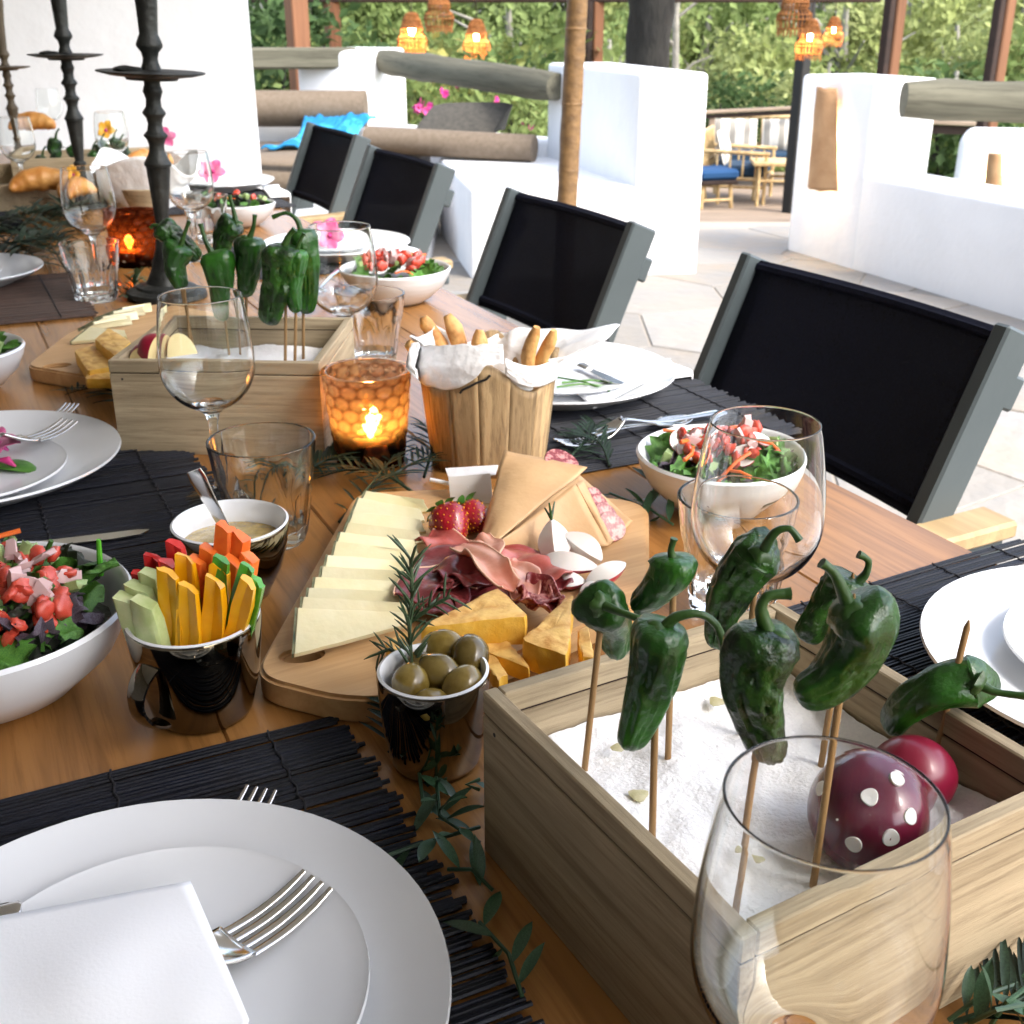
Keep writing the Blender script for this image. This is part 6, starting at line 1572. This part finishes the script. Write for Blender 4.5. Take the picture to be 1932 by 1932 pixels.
# ------------------------------------------------------------------ candlesticks
def candlestick(base, s_, label, lean=(0, 0), m=m_iron):
    t = thing('tall_candlestick', label, 'candlestick', base, 0, 'tall turned candlesticks', rot=(lean[0], lean[1], 0), sc_=s_)
    def part(nm, prof, seg=28, fn=None):
        b = MB(); b.lathe(prof, seg, fn=fn); b.build(nm, m, t, smooth=35)
    part('foot', [(0, 0), (.060, 0), (.062, .004), (.060, .010), (.046, .014), (.044, .018), (.030, .022), (.022, .04), (.0125, .075), (.0105, .098), (.013, .102), (.0135, .108), (.0095, .112), (0, .112)], 36)
    part('fluted_shaft', [(0, .112), (.0092, .112), (.0098, .120), (.0165, .192), (.0178, .196), (0, .196)], 40, lambda a, z, i: 1+(.05*abs(math.sin(a*4)) if i in (2, 3) else 0))
    part('turned_stem', [(0, .196), (.0196, .1965), (.0200, .200), (.0165, .206), (.0115, .217), (.0108, .226), (.0135, .234), (.0172, .2385), (.0172, .2405), (.0120, .246), (.0102, .256), (.0120, .264), (.0168, .270), (.0168, .272), (.0112, .280), (.0105, .290), (.0128, .297), (.0142, .301), (.0128, .306), (.0115, .309), (.0118, .322), (0, .322)])
    part('drip_pan', [(0, .3165), (.036, .3165), (.038, .320), (.060, .3225), (.076, .3262), (.077, .328), (.074, .3285), (.05, .3275), (.03, .3290), (0, .329)], 40, lambda a, z, i: 1+.012*math.sin(a*3+i))
    part('upper_stem', [(0, .329), (.015, .330), (.0112, .340), (.0105, .346), (.0125, .354), (.0182, .361), (.0188, .364), (.0158, .372), (.0130, .378), (.0128, .382), (.017, .46), (.021, .50), (.024, .51), (.024, .53), (.014, .532), (0, .532)], 24, lambda a, z, i: 1+(.04*abs(math.sin(a*3)) if 8 < i < 12 else 0))
    b = MB(); b.blob((-.03, -.01, .329), (.022, .018, .006), .3, 3); b.build('wax_drips', m, t, smooth=60)
    b = MB(); b.tube([(0, 0, .525), (0, 0, .72)], .011, 14); b.build('candle', m_wax, t)
    return t
candlestick(at(316, 560, TZ), 1.0, 'nearest tall dark pewter candlestick in front of the white wall', (0, R_(2.5)))
candlestick(at(163, 402, TZ), 1.0, 'second tall dark pewter candlestick behind the croissants', (0, R_(.5)))
p3 = atY(36, 288, 3.4); candlestick((p3.x, 3.4, TZ), .84, 'third farther candlestick of worn turned wood at the left edge', (0, 0), m_oldw)

# ------------------------------------------------------------------ bread tray, far peppers, flowers, leaves
p = at(90, 372, TZ); t = thing('bread_board', 'pale wooden tray under the croissants at far left', 'tray', (p.x, p.y, TZ), UA)
b = MB(); b.box((0, 0, .006), (.42, .26, .012), .003); b.build('base_board', m_boxw, t, smooth=0)
for y in (-.13, .13): b = MB(); b.box((0, y, .03), (.42, .008, .06), .001); b.build('side_board', m_boxw, t, smooth=0)
for x in (-.21, .21): b = MB(); b.box((x, 0, .03), (.008, .252, .06), .001); b.build('end_board', m_boxw, t, smooth=0)
def croissant(px, py, Y, s_, rz, label):
    p = atY(px, py, Y); t_ = MB(); n = 30
    pts = []; rr = []
    for k in range(n):
        f = k/(n-1)*2-1; pts.append(Vector((.055*math.sin(f*1.5), .03*(math.cos(f*1.5)-1), .004*math.cos(f*3)))); rr.append(.024*(1-abs(f)**1.8*.8)*(1-.10*abs(math.sin(f*9.4))))
    t_.tube(pts, rr, 14, .1, rz); o = t_.build('croissant', m_crois, smooth=70, loc=p, rot=(0.3, 0, rz)); o.scale = (s_,)*3; return tag(o, label, 'croissant', 'croissants on the tray')
croissant(78, 340, 2.65, 1.15, .4, 'large golden croissant at the left of the tray')
croissant(138, 355, 2.60, .95, 1.2, 'smaller pale croissant behind the rim of the left wine glass')
croissant(60, 230, 3.75, 1.2, .2, 'far brown bread roll right of the third candlestick')
croissant(270, 300, 3.0, .9, .8, 'golden croissant seen behind the nearest candlestick')
G7 = 'far roasted peppers beyond the tray'
for k, (px, py, L, sx) in enumerate([(105, 262, 60, -12), (138, 275, 45, 10), (80, 295, 40, -10), (190, 270, 50, 14), (215, 262, 45, 8), (175, 285, 48, 18), (228, 272, 50, 14)]):
    Y = 3.05 if k < 3 else 3.15; top = atY(px, py, Y); tip = atY(px+sx, py+L, Y); mid = top.lerp(tip, .5)+Vector((.008, 0, 0))
    bs = Vector((mid.x, Y+.005, TZ+.02))
    pepper(('leftmost far pepper skewer, well left of the second candlestick', 'far pepper skewer touching the second candlestick on its left', 'lowest far pepper skewer left of the second candlestick', 'far pepper skewer just right of the second candlestick', 'far pepper skewer beside the yellow flower', 'big low far pepper skewer right of the second candlestick', 'rightmost far pepper skewer between the candlesticks')[k], bs, top+Vector((0, 0, .002)), [top, top.lerp(tip, .3), mid, tip], .017, [top, top+Vector((.004, 0, .014)), top+Vector((.012, 0, .024))], 30+k, k % 2 == 0, G7)
b2_ = W(3.28, .12); c_ = W(3.28, .32)
t = thing('wooden_box', 'far pale wooden box under the distant peppers', 'box', (atY(165, 300, 3.1).x, 3.1, TZ), .25)
for x, y, sx, sy in ((0, -.1, .34, .008), (0, .1, .34, .008), (-.166, 0, .008, .192), (.166, 0, .008, .192)):
    b = MB(); b.box((x, y, .04), (sx, sy, .08), .001); b.build('side_board', m_boxw, t, smooth=0)
b = MB(); b.box((0, 0, .005), (.325, .19, .008)); b.build('base_board', m_boxw, t, smooth=0)
b = MB(); b.grid(lambda u, v: ((u-.5)*.322, (v-.5)*.19, .058+.004*noise.noise(Vector((u*9, v*7, 1)))), 24, 16); tag(b.build('coarse_salt', m_salt, smooth=180, loc=t.location, rot=(0, 0, .25)), 'white salt in the far wooden box', 'salt', kind='stuff')
# crumpled white papers in the far bread bucket
t = thing('paper_lining', 'crumpled white paper standing behind the nearest candlestick', 'paper', (at(285, 390, TZ).x, at(285, 390, TZ).y, TZ))
b = MB(); b.grid(lambda u, v: ((.055+.035*v+.012*noise.noise(Vector((math.cos(u*6.28)*2, math.sin(u*6.28)*2, v*3))))*math.cos(u*6.283)*1.35, (.055+.03*v)*math.sin(u*6.283), .10*v+.022*v*math.sin(u*6.28*3)+.01*noise.noise(Vector((u*9, v*3, 2)))), 64, 16, True); b.build('sheet', m_paper, t, smooth=60, solid=.0008)
b = MB(); b.lathe([(0, 0), (.06, 0), (.075, .045), (.07, .047), (.055, .005), (0, .004)], 30); b.build('basket', m_boxw, t, smooth=50)
def flower(p, s_, m, label, n=5, rot=(0.5, .2, 0), cat='flower', leaf=False):
    t = thing('orchid_flower', label, cat, p, 0, None, rot=rot, sc_=s_)
    for k in range(n):
        a = k/n*6.283; b = MB()
        b.grid(lambda u, v: ((.004+.034*v)*math.cos(a)-(u-.5)*.030*math.sin(v*2.7+.2)*math.sin(a), (.004+.034*v)*math.sin(a)+(u-.5)*.030*math.sin(v*2.7+.2)*math.cos(a), .012*math.sin(v*2.2)+.006*abs(u-.5)), 6, 8); b.build('petal', m, t, smooth=180, solid=.0006)
    b = MB(); b.blob((0, 0, .006), (.006, .006, .008), .2, 2); b.build('lip', m_petalm, t, smooth=60)
    if leaf:
        b = MB(); b.grid(lambda u, v: (.01+.075*v, (u-.5)*.034*math.sin(v*3.1)**.8, -.006+.006*math.sin(v*3)), 6, 12); b.build('leaf', m_leafd, t, smooth=180)
    return t
flower(at(-26, 850, SZ+.014), .8, m_petal, 'pale purple orchid at the left edge on the second plate', rot=(.2, .1, .3))
lfp = MB(); a, c = at(-15, 872, SZ+.010), at(78, 893, SZ+.006); d = (c-a); s_ = d.cross(Vector((0, 0, 1))).normalized()
lfp.grid(lambda u, v: a.lerp(c, v)+s_*(u-.5)*.026*math.sin(v*2.6+.5)+Vector((0, 0, .004*math.sin(v*3)-.003*abs(u-.5))), 8, 14); tag(lfp.build('green_leaf', m_leafg, smooth=180, solid=.0005), 'dark pointed green leaf under the orchid on the second left plate', 'leaf')
for k, (px, py, m) in enumerate([(-2, 838, m_petalm), (12, 868, m_petalm)]):
    b = MB(); a = at(px-12, py, SZ+.018); c = at(px+18, py+12, SZ+.012); b.tube([a, a.lerp(c, .5)+Vector((0, 0, .003)), c], [.002, .004, .001], 8); tag(b.build('orchid_petal', m, smooth=60), ('magenta curled petal under the fork on the second left plate', 'magenta curled petal above the dark leaf on the second left plate')[k], 'petal')
flower(atY(617, 445, 2.12), .85, m_petal, 'pink flower standing on the plate in front of the third chair', rot=(1.2, .1, .2))
flower(atY(402, 325, 2.9), .8, m_petal, 'pink purple orchid on the farthest right plate', rot=(1.0, .2, .1))
flower(atY(312, 262, 3.7), .9, m_petal, 'far pink orchid beside the nearest candlestick against the wall', rot=(1.0, -.2, .4))
flower(atY(133, 330, 2.62), .55, m_petaly, 'small yellow flower by the croissants', rot=(1.1, .1, 0))
flower(atY(200, 247, 3.2), .7, m_petaly, 'orange yellow flower among the far peppers', rot=(1.1, .1, 0))
flower(atY(262, 372-70, 3.2), .5, m_petaly, 'small orange flower behind the crumpled paper', rot=(1.1, .1, 0))
# chives on the far plate
for k, (a, c) in enumerate([((1052, 712), (1150, 738)), ((1060, 722), (1165, 722)), ((1050, 730), (1140, 728))]):
    b = MB(); p, q = at(*a, SZ+.009), at(*c, SZ+.007); b.tube([p, p.lerp(q, .5)+Vector((0, 0, .003)), q], [.0012]*3, 6)
    tag(b.build('chive_stalk', m_leafg), ('farthest chive stalk on the plate behind the breadsticks', 'middle chive stalk on the plate behind the breadsticks', 'nearest chive stalk on the plate behind the breadsticks')[k], 'chive', 'chive stalks on the plate')
# stalks standing out of the left salad
for k, (a, c, m) in enumerate([((70, 1085), (97, 1020), m_leafg), ((190, 1085), (186, 1018), m_grnp)]):
    b = MB(); p = atY(*a, .70); q = atY(*c, .70); b.tube([p, p.lerp(q, .6), q], [.0022, .002, .0016], 8); tag(b.build('salad_stalk', m), ('green stalk pointing up right out of the left salad', 'pale green stalk standing at the right of the left salad')[k], 'stalk')

# leaves strewn down the middle of the table
pb = MB(); pb.grid(lambda u, v: (v, (u-.5)*.085*math.sin(min(1, v*1.02)*math.pi)**.55, .03*math.sin(v*3)-.08*v*v+.03*abs(u-.5)), 3, 7); o = pb.build('leaflet', m_palm, smooth=180); pal = o.data; bpy.data.objects.remove(o)
def frond(a, c, label, n=13, ln=.06, z=.004, arch=.02, me=None, group='palm fronds strewn on the table', seed=0, ang=.75):
    r = random.Random(seed*7+int(a[0])); p, q = at(*a, TZ+z), at(*c, TZ+z); o0 = p.copy(); L = (q-p).length
    t = thing('palm_frond', label, 'palm frond', o0, 0, group)
    d = (q-p).normalized(); s_ = d.cross(Vector((0, 0, 1))).normalized()
    def mid(f): return (q-p)*f+Vector((0, 0, arch*math.sin(f*math.pi)))+s_*.012*math.sin(f*3)
    b = MB(); b.tube([mid(k/10) for k in range(11)], [.0016*(1-.07*k) for k in range(11)], 6); b.build('midrib', m_palm, t)
    for k in range(n):
        f = .08+.9*k/n
        for sg in (-1, 1):
            dr = (d*math.cos(ang)+s_*sg*math.sin(ang)+Vector((0, 0, r.uniform(-.02, .32)))).normalized(); ll = ln*(1-.55*abs(f-.35))*r.uniform(.8, 1.15)
            inst('leaflet', me or pal, t, mid(f), dr.to_track_quat('X', 'Z').to_euler(), (ll, ll*1.3, ll))
    return t
FR = [((640, 985), (760, 830), 'palm frond between amber candle and tumbler'), ((780, 930), (590, 905), 'palm frond in front of the amber candle'), ((800, 900), (790, 800), 'palm frond standing between candle and bucket'), ((700, 920), (840, 855), 'palm frond under the bucket'),
      ((1060, 880), (1120, 800), 'palm frond right of the bucket under the fork'), ((1150, 880), (1060, 830), 'palm frond behind the parchment cone'), ((250, 770), (120, 745), 'palm frond in front of the rear cutting board'), ((560, 900), (640, 870), 'palm frond behind the near tumbler foot'),
      ((0, 470), (110, 400), 'palm frond at far left, uppermost'), ((-20, 500), (130, 470), 'palm frond at far left before the tray'), ((20, 420), (150, 440), 'palm frond at far left reaching right'), ((-10, 395), (90, 385), 'palm frond along the tray edge at far left'), ((130, 520), (20, 450), 'palm frond beside the left tumbler'), ((60, 440), (150, 400), 'palm frond leaning on the tray'), ((-30, 440), (120, 420), 'palm frond lying highest over the left leaf pile'), ((-20, 480), (100, 505), 'palm frond nearest the far left plate'), ((30, 500), (140, 430), 'palm frond crossing the left leaf pile'), ((-20, 420), (70, 490), 'palm frond bending toward the far left plate'),
      ((735, 1420), (720, 1340), 'palm frond between mat and cutting board'), ((1800, 1930), (1940, 1850), 'palm frond in the lower right corner'), ((600, 880), (480, 930), 'palm frond behind the near tumbler')]
for k, (a, c, lab) in enumerate(FR): frond(a, c, lab, seed=k, ln=.034 if k not in range(8, 18) else .085, arch=.012 if k < 8 or k > 17 else .03)
def willow(pts, label, seed): return sprig([at(*p[:2], TZ+(p[2] if len(p) > 2 else .006)) for p in pts], label, 'willow_sprig', m_euc, 'w', .009, .026, m_euc, seed, .8, 'willow sprigs strewn on the table', 'leaf sprig')
willow([(820, 1440), (830, 1540, .012), (905, 1590, .008)], 'green willow sprig crossing from the olive cup to the front box', 21)
willow([(905, 1560), (800, 1590, .012), (715, 1620, .008)], 'green willow sprig lying on the corner of the front mat', 22)
willow([(740, 1390), (790, 1450, .01), (800, 1530, .006)], 'green willow sprig beside the olive cup', 23)
willow([(930, 1680), (890, 1640, .012), (845, 1640, .008)], 'willow sprig at the lower left side of the front box', 29)
willow([(985, 1880), (960, 1800, .012), (905, 1740, .006)], 'dark willow sprig lying along the foot of the front box', 30)
willow([(1270, 990), (1225, 960, .012), (1150, 930, .010)], 'green willow sprig right of the parchment cone', 24)
willow([(1215, 985), (1240, 900, .02), (1260, 870, .03)], 'upright willow sprig before the right salad bowl', 25)
willow([(1790, 1925), (1850, 1880, .02), (1935, 1850, .015)], 'willow sprig at the lower right corner along the box', 31)
willow([(1830, 1930), (1880, 1905, .025), (1932, 1895, .02)], 'willow sprig at the very corner of the table front right', 32)
willow([(1870, 1932), (1900, 1890, .02), (1940, 1860, .02)], 'willow sprig at the lower right edge', 26)
willow([(268, 505), (250, 545, .01), (225, 560, .006)], 'pale green willow sprig between left tumbler and candlestick foot', 27)
willow([(905, 1490), (880, 1480, .01), (905, 1470, .01)], 'short willow sprig touching the side of the front box', 28)
